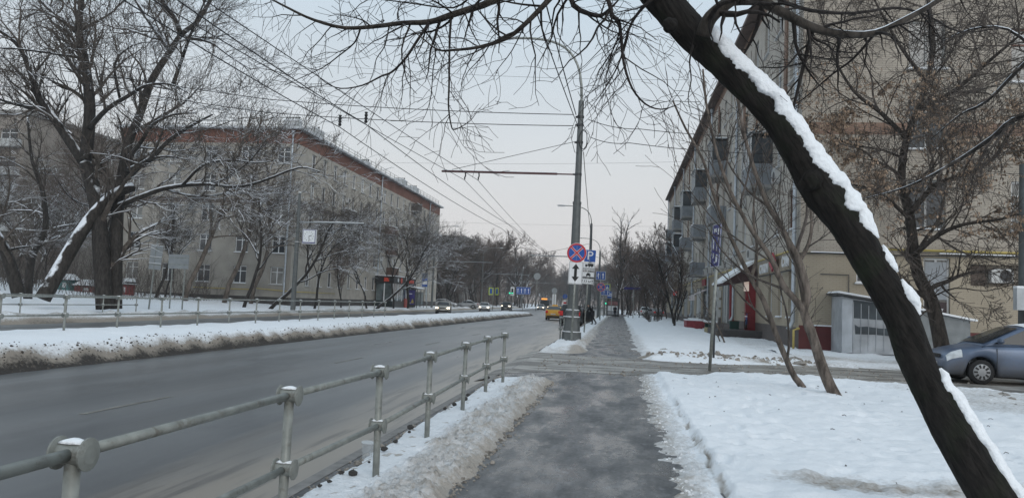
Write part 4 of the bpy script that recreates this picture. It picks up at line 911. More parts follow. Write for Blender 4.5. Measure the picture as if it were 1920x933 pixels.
def balcony(root, p, rz, w=2.6, d=.95, h=1.0, mat=None, glazed=False, snow=True, name='balcony'):
    """p: middle of the slab at the wall; stands out along local -y"""
    b = MB(); b.box((0, -d/2, -.08), (w, d, .16)); s = b.build(name, CONC, root, loc=p, rz=rz)
    f = MB(); n = int(w/.2)
    for i in range(n): f.box((-w/2+(i+.5)*w/n, -d+.02-(i % 2)*.012, h/2), (w/n-.004, .03, h))
    for i in range(5):
        for sx in (-1, 1): f.box((sx*(w/2-.02+(i % 2)*.01), -(i+.5)*d/5, h/2), (.03, d/5-.004, h))
    f.build('balcony_panel', mat, s)
    t = MB(); t.box((0, -d+.02, h+.025), (w+.06, .07, .05))
    t.build('handrail', SILLM, s)
    if glazed:
        g = MB(); hh = 1.35
        for x in [-w/2+.04+k*(w-.08)/4 for k in range(5)]: g.box((x, -d+.03, h+.05+hh/2), (.06, .06, hh))
        g.box((0, -d+.03, h+.08+hh), (w, .07, .07)); g.build('glazing_frame', PVC, s)
        q = MB(); q.quad((-w/2, -d+.04, h+.05), (w/2, -d+.04, h+.05), (w/2, -d+.04, h+hh), (-w/2, -d+.04, h+hh))
        for sx in (-w/2, w/2): q.quad((sx, -d+.04, h+.05), (sx, 0, h+.05), (sx, 0, h+hh), (sx, -d+.04, h+hh))
        q.build('glazing', PANE, s); r = MB(); r.box((0, -d/2, h+hh+.17), (w+.2, d+.2, .08), taper=.96); r.build('balcony_roof', GALVSIGN, s); hh2 = h+hh+.21
    else: hh2 = h+.05
    if snow: r = MB(); r.box((0, -d/2 if glazed else -d+.02, hh2+.04), (w, d if glazed else .09, .07), taper=.9); r.build('snow_cap', CAPSNOW, s)
    return s
def chimney(root, c, s, n=5):
    o = add_box('chimney', root, c, s, pm('whitewashed_brick', (.48, .49, .50), .8, .15, 4)); t = c[2]+s[2]/2
    add_box('chimney_snow', root, (c[0], c[1], t+.05), (s[0]*1.03, s[1]*1.03, .1), CAPSNOW)
    for k in range(n):
        q = MB(); q.lathe([(.1, 0), (.1, .22), (.14, .23), (.14, .30)], 8, (c[0]+(k-(n-1)/2)*s[0]/n, c[1], t+.1)); q.build('chimney_pot', DARKST, o)

# ---- apartment block on the left
BX, BY, BL, BH = -31.8, 72., 61.6, 17.7
Lb = thing('apartment_block', 'five-storey tan apartment block with red brick band under the roof, left side', 'building', (0, 0, 0))
TAN = pm('tan_render', (.385, .355, .31), .9, .16, 1.1, bump=.15); BRK1 = brick_mat('red_brick_band', (.22, .10, .07), (.18, .08, .06), (.15, .10, .085), rowh=.16, bw=.5); DKB = pm('brown_string_course', (.10, .078, .065), .85, .2, 2); PLN = pm('dark_plinth', (.06, .055, .052), .85, .2, 2)
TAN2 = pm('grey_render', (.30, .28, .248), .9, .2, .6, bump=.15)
lm = [TAN, BRK1, DKB, PLN, TAN2]
def lmf(u, z): return 3 if z < 1.1 else 1 if z > 16.3 else 2 if 10.25 < z < 10.75 else 0
rows = [2.35, 5.4, 8.45, 11.4, 14.3]
fh = [(u-.62, u+.62, z, z+1.68, 'asym' if (i+j) % 3 else 'cross') for i, u in enumerate([4.3+3.12*k for k in range(18)]) for j, z in enumerate(rows)]
facade(Lb, (BX, BY, 0), pi/2, BL, -.2, BH, fh, lm, lmf, (1.1, 10.25, 10.75, 16.3), seed=1)
eh = [(19-u-.68, 19-u+.68, z, z+1.7, 'cross') for u in (1.42, 5.25, 9.1, 12.9, 16.8) for z in rows]
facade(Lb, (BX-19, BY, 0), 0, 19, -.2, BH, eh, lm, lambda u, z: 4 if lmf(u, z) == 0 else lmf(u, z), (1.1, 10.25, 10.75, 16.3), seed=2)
o = MB(); o.quad((BX-19, BY, -.2), (BX-19, BY+BL, -.2), (BX-19, BY+BL, BH), (BX-19, BY, BH)); o.quad((BX, BY+BL, -.2), (BX, BY+BL, BH), (BX-19, BY+BL, BH), (BX-19, BY+BL, -.2)); o.build('rear_wall', TAN, Lb)
rf = MB(); e = .55; A = [V((BX+e, BY-e, BH)), V((BX+e, BY+BL+e, BH)), V((BX-19-e, BY+BL+e, BH)), V((BX-19-e, BY-e, BH))]; Rg = [V((BX-9.5, BY+9.5, BH+2.0)), V((BX-9.5, BY+BL-9.5, BH+2.0))]
u = V((0, 0, .22)); rf.quad(*A[::-1]); 
for a, b in zip(A, A[1:]+A[:1]): rf.quad(a, b, b+u, a+u)
rf.quad(A[0]+u, A[1]+u, Rg[1], Rg[0]); rf.quad(A[2]+u, A[3]+u, Rg[0], Rg[1]); rf.add([A[3]+u, A[0]+u, Rg[0]], [(0, 1, 2)]); rf.add([A[1]+u, A[2]+u, Rg[1]], [(0, 1, 2)])
roofL = rf.build('roof', pm('roof_metal_with_snow', (.40, .42, .44), .6, .5, .8), Lb)
for z in (.35, .7, 1.05):
    r = MB(); r.tube([(BX-15, BY+.1, BH+z+.15), (BX-.2, BY+.1, BH+z+.15), (BX-.2, BY+BL, BH+z+.15)], .028, 5); r.build('roof_rail', GALV, roofL)
pmsh = MB().box((0, 0, .55), (.06, .06, 1.1)).mesh('rail_post', GALV)
for k in range(30): link('rail_post', pmsh, roofL, (BX-.2, BY+.1+k*2.1, BH+.12))
for k in range(1, 8): link('rail_post', pmsh, roofL, (BX-.2-2.1*k, BY+.1, BH+.12))
for y, x, s in ((73.6, -33.2, (1.6, 1.0, 1.25)), (79.5, -33.6, (1.8, 2.6, 1.6)), (97, -33.6, (1.4, 1.2, 1.3)), (114, -33.6, (1.6, 2.6, 1.7)), (121, -33.6, (1.6, 3.0, 1.6))): chimney(Lb, (x, y, BH+s[2]/2), s)
for y in (99.2, 126): downpipe(Lb, BX+.14, y, 1.0, BH, .09, kick=(.25, 0))
downpipe(Lb, BX-.5, BY-.14, 1.0, BH, .09)
for px, py in ((576, 388), (583, 452), (590, 424), (640, 464), (668, 410), (712, 372), (665, 470), (754, 480), (808, 512), (650, 376), (690, 404)):
    q = aX(px, py, BX); aircon(Lb, (BX, q.y, q.z), pi/2)
DKBAL = pm('dark_balcony', (.07, .06, .055), .8, .25, 3); BRBAL = pm('brown_balcony', (.11, .07, .055), .8, .3, 3)
for px, py, mt in ((646, 412, DKBAL), (650, 462, DKBAL), (727, 440, BRBAL), (728, 478, BRBAL), (784, 440, DKBAL), (783, 492, BRBAL), (729, 516, BRBAL), (775, 396, DKBAL)):
    q = aX(px, py, BX); balcony(Lb, (BX, q.y, q.z), pi/2, 2.7, 1.0, 1.05, mt)
YELP = pm('yellow_gas_pipe', (.46, .36, .11), .5, .15, 5)
g = MB(); g.tube([(BX-10, BY-.1, 1.75), (BX-3.6, BY-.1, 1.75), (BX-3.6, BY-.1, 1.9), (BX+.12, BY-.1, 1.7), (BX+.12, BY+12, 1.7)], .045, 6); g.build('gas_pipe', YELP, Lb, True)
# shop porch
sh = thing('corner_shop', 'small glazed shop porch with dark fascia and red lettering under the left block', 'shop', (BX+1.35, 104, .3))
add_box('fascia', sh, (0, 0, 3.55), (2.6, 11, .95), BLACKP); add_box('plinth', sh, (0, 0, .25), (2.4, 10.8, 1.0), pm('green_black_tiles', (.02, .028, .028), .3, .3, 6)); add_box('fascia_snow', sh, (0, 0, 4.07), (2.65, 11, .1), CAPSNOW)
SHOPG = pm('shop_glass', (.10, .125, .13), .08, .6, .8, spec=.7)
for k in range(5):
    y = -4.3+2.15*k; add_box('shop_pane', sh, (1.15, y, 1.93), (.04, 1.95, 2.3), SHOPG); add_box('mullion', sh, (1.17, y+1.07, 1.93), (.1, .16, 2.3), WHITE)
add_box('shop_pane', sh, (0, -5.35, 1.93), (2.1, .04, 2.3), SHOPG); add_box('mullion', sh, (1.12, -5.36, 1.93), (.14, .1, 2.3), WHITE); add_box('mullion', sh, (.0, -5.38, 1.93), (.14, .06, 2.3), WHITE)
NEON = pm('red_neon', (.45, .06, .04), .4, emit=(1., .12, .05), es=.06)
for y, s in ((-3.6, .55), (-2.0, .75), (2.2, .6), (3.2, .5), (4.0, .5)): q = MB(); q.lathe([(s*.5, 1.31), (s*.5, 1.36)], 16, (0, y, 3.55), 'x'); q.build('lit_letter', NEON if y > -3 else WHITE, sh)
add_box('lit_letter', sh, (.3, -5.54, 3.55), (.7, .05, .5), NEON)
for k in range(5): add_box('stair_rail', sh, (1.0, 8.0, .5+.35*k), (.05, 4.0, .05), GALV, mx=Matrix.Rotation(-.35, 3, 'X'))
# bus shelter on the far side
bs = thing('bus_shelter', 'bus shelter with violet poster and snowy roof on the far side', 'bus shelter', (-29.0, 108.5, .2))
pp = MB().box((-.1, -1.6, 1.35), (1.5, .22, 2.5)).build('poster_panel', DARKST, bs)
add_box('poster', pp, (-.1, -1.725, 1.45), (1.25, .02, 2.0), pm('violet_poster', (.05, .04, .19), .3, .3, 2.0)); add_box('poster_text', pp, (-.1, -1.738, 1.95), (.5, .01, .12), WHITE); add_box('poster_foot_text', pp, (-.3, -1.738, .65), (.55, .01, .14), WHITE)
q = MB(); q.prism([(.0, .65), (.42, .65), (.36, 1.0), (.22, 1.3), (.12, 1.0)][::-1], -1.745, -1.735); q.build('poster_figure', pm('poster_gold', (.42, .34, .08), .4, .3, 9), pp)
rs = MB(); rs.loft([[(x, y, 2.72+.16*(1-((x)/.95)**2)+dz) for x in [-.95+1.9*i/8 for i in range(9)] for dz in (0,)] + [(x, y, 2.66) for x in [.95-1.9*i/8 for i in range(9)]] for y in (-1.8, 2.3)]); rs.build('shelter_roof', DARKST, bs)
rs = MB(); rs.loft([[(x, y, 2.83+.17*(1-((x)/.95)**2)) for x in [-.9+1.8*i/8 for i in range(9)]] + [(x, y, 2.70+.16*(1-(x/.95)**2)) for x in [.9-1.8*i/8 for i in range(9)]] for y in (-1.7, 2.2)]); rs.build('roof_snow', CAPSNOW, bs)
for x in (-.85, .85):
    for y in (-1.6, .3, 2.2): add_box('post', bs, (x, y, 1.25), (.08, .08, 2.7), DARKST)
GLS = pm('shelter_glass', (.22, .27, .29), .1, .2, 1, spec=.6, alpha=.55)
for y in (-.65, 1.25): add_box('glass_pane', bs, (-.85, y, 1.35), (.02, 1.7, 1.9), GLS)
add_box('glass_pane', bs, (0, 2.2, 1.35), (1.5, .02, 1.9), GLS); add_box('bench_seat', bs, (-.5, .6, .5), (.4, 2.4, .06), BROWNF)
rb = thing('grit_bin', 'red grit bin standing in snow before the shop', 'bin', (-29.6, 104.6, .25)); add_box('bin_body', rb, (0, 0, .55), (1.1, .8, 1.1), pm('faded_red', (.36, .075, .06), .6, .2, 4), taper=1.06); add_box('bin_lid', rb, (0, 0, 1.14), (1.22, .92, .1), pm('faded_red', (.36, .075, .06)))

# ---- apartment block on the right
RX, RY, RL, RH = 7.3, 32.8, 86., 18.0
Rb = thing('apartment_block', 'long grey-beige brick apartment block with shops at street level, right side', 'building', (0, 0, 0))
GB = brick_mat('grey_beige_brick', (.44, .395, .33), (.38, .335, .28), (.28, .25, .215), rowh=.078, bw=.26, var=.6); YST = brick_mat('painted_yellow_brick', (.385, .335, .26), (.37, .32, .247), (.32, .275, .21), rowh=.078, bw=.26, var=.3)
MAR = pm('maroon_plinth', (.11, .025, .024), .6, .2, 2); GPL = pm('grey_brown_plinth', (.10, .085, .078), .8, .15, 3); RBB = brick_mat('red_brown_brick', (.27, .175, .13), (.24, .15, .11), (.19, .14, .11), rowh=.078, bw=.26)
PALEB = brick_mat('pale_brick', (.56, .52, .455), (.49, .45, .395), (.35, .325, .295), rowh=.078, bw=.26, var=.4)
rm = [GB, YST, MAR, GPL, RBB, PALEB]
def remf(u, z): return 2 if z < 1.15 else 1 if z < 4.15 else 4 if 9.0 < z < 9.5 or z > 17.3 else 0
def rfmf(u, z): return 3 if z < 1.05 else 1 if z < 4.1 else 4 if z > 17.4 else 5
rr_ = [5.2, 8.45, 11.75, 14.9]
eh = [(u-.72, u+.72, z, z+2.0, 'dim') for u in (4.85, 11.6) for z in rr_]+[(4.75, 5.75, 1.6, 4.05, 'plain'), (2.2, 3.0, 2.95, 3.85, 'plain'), (6.5, 8.5, 3.0, 3.85, 'none')]
eh += [(8.0, 9.3, 11.2, 13.4, 'brown'), (8.0, 9.3, 5.2, 7.2, 'cross')]
facade(Rb, (RX, RY, 0), 0, 14, -.2, RH, eh, rm, remf, (1.15, 4.15, 9.0, 9.5, 17.3), seed=3)
fh = []
for k in range(27):
    yy = 34.6+3.15*k; uu = RX*0+(RY+RL)-yy
    for j, z in enumerate(rr_): fh.append((uu-.62, uu+.62, z, z+1.8, 'brown' if (k*7+j*3) % 9 == 0 else ('cross' if (k+j) % 2 else 'asym')))
for yy in (34.4, 36.6, 38.9): uu = RY+RL-yy; fh.append((uu-.42, uu+.42, 1.45, 3.45, 'plain'))
for yy, w in ((45.2, 1.2), (54.2, 4.6), (60.0, 3.6), (66.5, 4.4), (72.5, 4.4), (79, 4.6), (86, 4.6), (93, 4.4), (100, 4.4), (107, 4.4)):
    uu = RY+RL-yy; fh.append((uu-w/2, uu+w/2, .75, 3.6, 'none'))
facade(Rb, (RX, RY+RL, 0), -pi/2, RL, -.2, RH, fh, rm, rfmf, (1.05, 4.1, 17.4), seed=4)
o = MB(); o.quad((RX+14, RY, -.2), (RX+14, RY, RH), (RX+14, RY+RL, RH), (RX+14, RY+RL, -.2)); o.quad((RX, RY+RL, -.2), (RX+14, RY+RL, -.2), (RX+14, RY+RL, RH), (RX, RY+RL, RH)); o.build('rear_wall', GB, Rb)
rf = MB(); e = .6; A = [V((RX-e, RY-e, RH)), V((RX+14+e, RY-e, RH)), V((RX+14+e, RY+RL+e, RH)), V((RX-e, RY+RL+e, RH))]; Rg = [V((RX+7, RY+7, RH+2)), V((RX+7, RY+RL-7, RH+2))]
rf.quad(*A[::-1])
for a, b in zip(A, A[1:]+A[:1]): rf.quad(a, b, b+u, a+u)
rf.quad(A[3]+u, A[0]+u, Rg[0], Rg[1]); rf.quad(A[1]+u, A[2]+u, Rg[1], Rg[0]); rf.add([A[0]+u, A[1]+u, Rg[0]], [(0, 1, 2)]); rf.add([A[2]+u, A[3]+u, Rg[1]], [(0, 1, 2)])
rf.build('roof', pm('eaves_brown', (.12, .085, .07), .8, .3, 2), Rb)
# shop fronts behind the openings
SHP = [pm('shopfront_glass', (.09, .10, .10), .1, .7, 1.2, spec=.7), pm('roller_shutter', (.42, .42, .40), .6, .12, 3), pm('dark_shop_glass', (.04, .045, .05), .08, .5, 1, spec=.7)]
for i, (yy, w) in enumerate(((54.2, 4.6), (60.0, 3.6), (66.5, 4.4), (72.5, 4.4), (79, 4.6), (86, 4.6), (93, 4.4), (100, 4.4), (107, 4.4))):
    n = 4
    for k in range(n):
        y = yy-w/2+(k+.5)*w/n; add_box('shop_pane', Rb, (RX+.14, y, 2.17), (.03, w/n-.1, 2.8), SHP[(i+k//2) % 3]); add_box('mullion', Rb, (RX+.11, y+w/n/2-.05, 2.17), (.09, .1, 2.8), PVC if i % 2 else GALVSIGN)
add_box('door_leaf', Rb, (RX+.14, 45.2, 2.1), (.05, 1.15, 2.7), pm('beige_door', (.36, .32, .27), .5)); add_box('poster_27', Rb, (12.55, RY+.10, 1.98), (.82, .02, .66), pm('dark_poster', (.035, .02, .022), .5)).name = 'poster'
text('27', .30, SILLM, Rb, (12.68, RY+.075, 1.93), name='house_number')
add_box('window_blind', Rb, (12.55, RY+.11, 3.15), (.82, .02, 1.5), pm('grey_blind', (.27, .29, .31), .6, .1, 3))
add_box('recess_panel', Rb, (14.8, RY+.27, 3.42), (2.0, .04, .85), GB); aircon(Rb, (14.95, RY+.25, 3.42), 0); add_box('recess_panel', Rb, (14.1, RY+.2, 3.42), (.7, .1, .8), DKB)
for yy, z in ((37, 7.9), (43.7, 4.75), (46.9, 8.0), (50.0, 4.75), (52.8, 4.7), (56, 4.8), (59, 4.7), (60.5, 8), (63, 4.75), (66, 4.7), (72, 8), (75, 4.7), (80, 4.8), (84, 8), (90, 4.7)): aircon(Rb, (RX, yy, z), -pi/2)
for yy, z in ((56.1, 2.8), (56.1, 2.1), (56.1, 1.4), (63.2, 2.6)): aircon(Rb, (RX, yy+1.0, z), -pi/2)
GRB = pm('grey_corrugated', (.22, .24, .26), .6, .15, 4)
for yy, z, gl in ((40.3, 7.85, True), (56.6, 11.1, True), (56.6, 7.85, False), (69.2, 11.1, True), (69.2, 7.85, False), (69.2, 4.6, False), (81.8, 11.1, True), (81.8, 7.85, False), (94.4, 11.1, True), (94.4, 7.85, True), (107, 11.1, False), (107, 7.85, True)):
    balcony(Rb, (RX, yy, z), -pi/2, 2.8, 1.05, 1.05, GRB if (yy+z) % 3 else DKBAL, gl)
for yy in (33.15, 49.9, 63.8, 77.5, 91, 105, 118): downpipe(Rb, RX-.16, yy, 1.1, RH+.1, .085, kick=(-.2, 0))
for yy in (36.0, 47.8, 60.2, 85): add_box('brick_pilaster', Rb, (RX-.03, yy, 13.2), (.10, .5, 8.0), RBB)
g = MB(); g.tube([(RX-.12, 110, 4.25), (RX-.12, 34, 4.25), (RX-.12, RY-.12, 4.25)], .05, 6); g.build('gas_pipe', YELP, Rb, True)
g = MB(); g.tube([(10.3, RY-.12, 4.33), (RX+14, RY-.12, 4.33)], .05, 6); g.build('gas_pipe', YELP, Rb, True)
g = MB(); g.tube([(RX-.15, RY-.1, 4.05), (8.2, RY-.1, 4.1), (10, RY-.1, 4.08), (15.9, RY-.1, 4.2)], .03, 6); g.build('wall_cable', CABLE, Rb, True)
g = MB(); g.box((9.0, RY-.1, 4.14), (2.6, .08, .035)); g.build('cable_snow', CAPSNOW, Rb); g = MB(); g.box((14.0, RY-.1, 4.23), (2.8, .08, .035)); g.build('cable_snow', CAPSNOW, Rb)
g = MB(); g.tube([(8.1, RY-.05, 3.25), (9.2, RY-.05, 3.25), (9.2, RY-.05, 2.35), (9.45, RY-.05, 2.3)], .02, 6); g.build('conduit', DARKST, Rb)
add_box('plinth_ledge_snow', Rb, (8.15, RY-.05, 1.17), (1.2, .1, .05), CAPSNOW); add_box('plinth_ledge_snow', Rb, (13.9, RY-.04, .98), (1.6, .08, .05), CAPSNOW)
g = MB(); g.tube([(7.05, RY-.25, .2), (7.05, RY-.25, .95), (7.25, RY-.25, 1.02), (7.25, RY+.05, 1.02)], .045, 8); g.build('gas_riser', YELP, Rb, True)
# salon lettering, porch, steps
for t_, y, z in (('САЛОН', 39.6, 3.72), ('САМ', 34.6, 3.80)): text(t_, .62, WHITE, Rb, (RX-.2, y, z), rz=-pi/2, xs=1.0, ext=.02)
add_box('sign_rail', Rb, (RX-.16, 37.2, 3.42), (.06, 7.6, .06), BLACKP)
q = MB(); q.prism([(37.3, 3.5), (38.0, 3.95), (37.3, 4.4), (36.6, 3.95)], RX-.26, RX-.18, plane='yz'); q.build('diamond_sign', pm('diamond_red', (.42, .06, .08), .5, .15, 4), Rb)
po = thing('shop_porch', 'gabled shop porch with snowy roof and red posts on the right facade', 'porch', (RX, 44.6, .3))
DPR = pm('dark_porch_roof', (.05, .025, .025), .6, .2, 4)
q = MB(); q.prism([(0, 4.0), (-1.75, 2.78), (-1.75, 2.68), (-1.6, 2.68), (0, 3.0)], -2.1, 2.4); q.build('canopy', DPR, po)
q = MB(); q.prism([(0, 4.02), (-1.8, 2.77), (-1.82, 2.86), (-1.2, 3.36), (0, 4.16)], -2.15, 2.45); q.build('roof_snow', CAPSNOW, po)
REDW = pm('red_painted_wood', (.22, .022, .028), .5, .15, 4)
for x, y, w in ((-.25, -1.55, .5), (-.12, 6.2, .25)): add_box('red_post', po, (x, y, 1.55), (w, .42, 3.1), REDW)
add_box('porch_step', po, (-1.1, -1.6, .12), (2.2, 4.4, .42), pm('dark_step', (.06, .055, .055), .7, .2, 5)); add_box('porch_step', po, (-1.5, 1.6, .05), (1.4, 1.5, .5), pm('yellow_step_edge', (.28, .24, .13), .7, .2, 5))
pm('lit_sign', (.8, .75, .7), .4, emit=(1., .75, .6), es=.25); add_box('lit_sign', po, (-.5, -1.8, 2.75), (.26, .05, .7), pm('lit_sign', (.8, .75, .7)))
aw = thing('shop_awning', 'white and red awning over a shop farther along the right facade', 'awning', (RX, 66.5, 3.3))
q = MB(); q.prism([(0, .0), (-1.2, -.55), (-1.2, -.95), (-1.16, -.95), (-1.16, -.55), (0, .05)], -2.4, 2.4, plane='xz'); q.build('awning_cloth', pm('awning_white', (.55, .50, .50), .7, .3, 1.4), aw)
add_box('awning_sign', aw, (-.3, -1.0, .55), (.1, 2.4, .5), REDW)
ld_ = thing('planter_wall', 'low red planter wall topped with snow before the shops', 'planter', (6.1, 62, .25)); add_box('planter_side', ld_, (0, 0, .28), (.6, 7, .62), pm('planter_red', (.23, .035, .045), .6)); add_box('snow_cap', ld_, (0, 0, .62), (.66, 7, .08), CAPSNOW)
ld_ = thing('planter_wall', 'short red box topped with snow beside the planter wall', 'planter', (5.4, 57, .25)); add_box('planter_side', ld_, (0, 0, .28), (1.1, 2.2, .6), pm('planter_red', (.23, .035, .045), .6)); add_box('snow_cap', ld_, (0, 0, .61), (1.16, 2.25, .07), CAPSNOW)
bn = thing('bench', 'snow-covered bench with green legs by the porch steps', 'bench', (5.9, 51.0, .3)); add_box('seat', bn, (0, 0, .5), (.5, 3.0, .07), BROWNF); add_box('seat_snow', bn, (0, 0, .585), (.56, 3.0, .1), CAPSNOW, taper=.96)
GREENB = pm('dark_green_paint', (.02, .06, .05), .5)
for y in (-1.1, 1.1): add_box('leg', bn, (0, y, .22), (.4, .25, .5), GREENB)
bx_ = thing('flower_tub', 'small dark green tub on the porch step', 'tub', (6.35, 43.9, .62)); add_box('tub_body', bx_, (0, 0, .22), (.45, .5, .44), GREENB, taper=1.1); add_box('tub_soil', bx_, (0, 0, .445), (.42, .47, .03), BROWNF)
# sheds against the end wall
SHM = pm('grey_sheet_metal', (.36, .38, .40), .55, .28, 1.6, bump=.1); SHD = pm('dark_paint_patch', (.05, .062, .07), .6, .3, 2)
shd = thing('shed', 'pale grey lean-to shed with dark painted-over patches at the end wall', 'shed', (8.55, 31.3, .2))
q = MB(); q.prism([(0, 0), (2.15, 0), (2.15, 1.85), (0, 2.15)], 0, 1.45); q.build('shed_wall', SHM, shd)
q = MB(); q.prism([(-.22, 2.2), (2.3, 1.86), (2.3, 1.93), (-.22, 2.27)], -.18, 1.45); q.build('shed_roof', DARKST, shd)
q = MB(); q.prism([(-.2, 2.275), (2.25, 1.94), (2.2, 2.0), (-.15, 2.35)], -.16, 1.4); q.build('roof_snow', CAPSNOW, shd)
for poly in ([(.42, 1.33), (1.55, 1.30), (1.58, 1.22), (2.02, 1.18), (2.1, 1.84), (1.3, 1.93), (.42, 2.02)], [(.5, .72), (1.2, .74), (1.8, .70), (2.1, .78), (2.1, 1.0), (1.4, .98), (.9, 1.03), (.62, 1.0), (.48, 1.08)]):
    q = MB(); q.prism(poly, -.012, -.003); q.build('paint_patch', SHD, shd)
for k in range(7): add_box('sheet_seam', shd, (.42+.28*k, -.008, 1.0-.02*k), (.022, .03, 1.9-.08*k), SHM)
add_box('corner_post', shd, (.2, -.02, 1.03), (.38, .02, 2.05), pm('shed_edge', (.42, .45, .48), .5, .2, 2))
s2 = thing('shed', 'narrow whitewashed entrance hood between the two sheds', 'shed', (10.75, 31.6, .2)); q = MB(); q.prism([(0, 0), (.7, 0), (.7, 1.5), (0, 1.62)], 0, 1.1); q.build('hood_wall', pm('whitewash', (.5, .5, .49), .8, .25, 3), s2); q = MB(); q.prism([(-.04, 1.63), (.74, 1.5), (.74, 1.56), (-.04, 1.7)], -.05, 1.1); q.build('hood_snow', CAPSNOW, s2)
s3 = thing('shed', 'low grey lean-to with snowy sloping roof behind the parked car', 'shed', (11.5, 31.5, .2)); q = MB(); q.prism([(0, 0), (1.75, 0), (1.75, 1.42), (0, 1.72)], 0, 1.2); q.build('shed_wall', pm('grey_render_shed', (.21, .225, .23), .8, .2, 2.5), s3); q = MB(); q.prism([(-.1, 1.75), (1.95, 1.40), (1.95, 1.47), (-.1, 1.82)], -.15, 1.2); q.build('roof_snow', CAPSNOW, s3)
cbk = thing('concrete_block', 'snow-topped concrete block on the ground by the sheds', 'block', (10.35, 30.1, .15)); add_box('block_body', cbk, (.35, 0, .14), (.9, .6, .34), CONC); add_box('block_snow', cbk, (.35, 0, .345), (.86, .58, .09), CAPSNOW, taper=.88)
ut = thing('utility_pole', 'thick grey pole carrying an electrical box at the right edge', 'utility pole', at(1926, 640, 24)); ut.location.z = 0; q = MB(); q.lathe([(.24, -.1), (.2, 4.0), (.18, 6.2)], 14); q.build('shaft', POLE, ut, True)
eb = add_box('electrical_box', ut, (-.15, -.3, 2.28), (.62, .22, .62), pm('pale_box', (.46, .48, .49), .5, .12, 5)); q = MB(); q.prism([(-.27, 2.28), (-.11, 2.28), (-.19, 2.43)][::-1], -.425, -.412); q.build('warning_triangle', pm('warning_yellow', (.7, .6, .03), .5), eb); add_box('box_snow', eb, (-.15, -.3, 2.62), (.62, .22, .06), CAPSNOW)
# far buildings
PAN = pm('grey_panel_wall', (.30, .295, .28), .9, .12, .8)
def block(label, x0, x1, y0, y1, h, cols, rws, mats, z0=-.2, ww=1.6, wh=1.5, face=0):
    o = thing('apartment_block', label, 'building', (0, 0, 0)); L_ = x1-x0; fl_ = (h-1.5)/rws
    hs2 = [(L_*(c+.5)/cols-ww/2, L_*(c+.5)/cols+ww/2, 1.4+r*fl_, 1.4+r*fl_+wh, 'cross') for c in range(cols) for r in range(rws)]
    facade(o, (x0, y0, 0), 0, L_, z0, h, hs2, mats, lambda u, z: 0, seed=int(abs(x0)), snow=False)
    q = MB(); q.quad((x1, y0, z0), (x1, y1, z0), (x1, y1, h), (x1, y0, h)); q.quad((x0, y1, z0), (x0, y0, z0), (x0, y0, h), (x0, y1, h)); q.quad((x1, y1, z0), (x0, y1, z0), (x0, y1, h), (x1, y1, h)); q.build('side_wall', mats[0], o)
    q = MB(); q.box(((x0+x1)/2, (y0+y1)/2, h+.2), (L_+.6, y1-y0+.6, .4)); q.build('roof', CONC, o); return o
b_ = block('pale panel apartment block peeking over trees beyond the left block', -72, -38.5, 190, 205, 17.2, 8, 5, [PAN])
for x in (-43, -41.5, -40): q = MB(); q.tube([(x, 192, 17.3), (x, 192, 19.6)], .05, 4); q.build('roof_antenna', DARKST, b_)
block('distant grey block rising behind bare trees near the junction', -52, -43.5, 270, 285, 16.5, 3, 5, [PAN])
b_ = block('brick building with loggias behind the trees at the left edge', -98, -68.6, 80, 100, 21, 7, 6, [pm('brown_panel_wall', (.24, .215, .19), .9, .15, .8)], ww=2.2, wh=1.6)
for k in range(6): add_box('loggia_slab', b_, (-71.2, 79.5, 1.2+k*3.25), (4.6, 1.0, .9), pm('pale_loggia', (.42, .43, .43), .7))
b_ = block('low reddish building hidden behind the right-hand trees down the street', 9, 24, 150, 165, 12, 4, 3, [pm('dull_brick_far', (.16, .115, .10), .9, .15, .8)])
# playground things behind the far railing
for (px, py, Yd, w, h, c, lab) in ((118, 540, 62, 1.05, .95, (.09, .22, .22), 'small teal play hut behind the leaning trunk'), (157, 545, 62, 1.8, .6, (.23, .06, .055), 'low red play shelter with a snowy roof among the trees'), (232, 545, 63, .5, 1.0, (.26, .05, .05), 'narrow red playground tower right of the big trunks')):
    p0 = at(px, py, Yd); z = verge_h(p0.x)-.1; o = thing('play_hut', lab, 'play hut', (p0.x, p0.y, z)); mt = pm('play_%d' % px, c, .6, .2, 3)
    add_box('hut_wall', o, (0, .6, h/2), (w, 1.2, h), mt); q = MB(); q.prism([(-w/2-.2, h), (w/2+.2, h), (0, h+.45)], -.2, 1.4); q.build('hut_roof', DARKST, o); q = MB(); q.prism([(-w/2-.2, h+.06), (w/2+.2, h+.06), (w/2, h+.14), (0, h+.58), (-w/2, h+.14)], -.22, 1.42); q.build('roof_snow', CAPSNOW, o)
    add_box('hut_opening', o, (w*.1, -.005, h*.55), (w*.35, .02, h*.45), PVC)
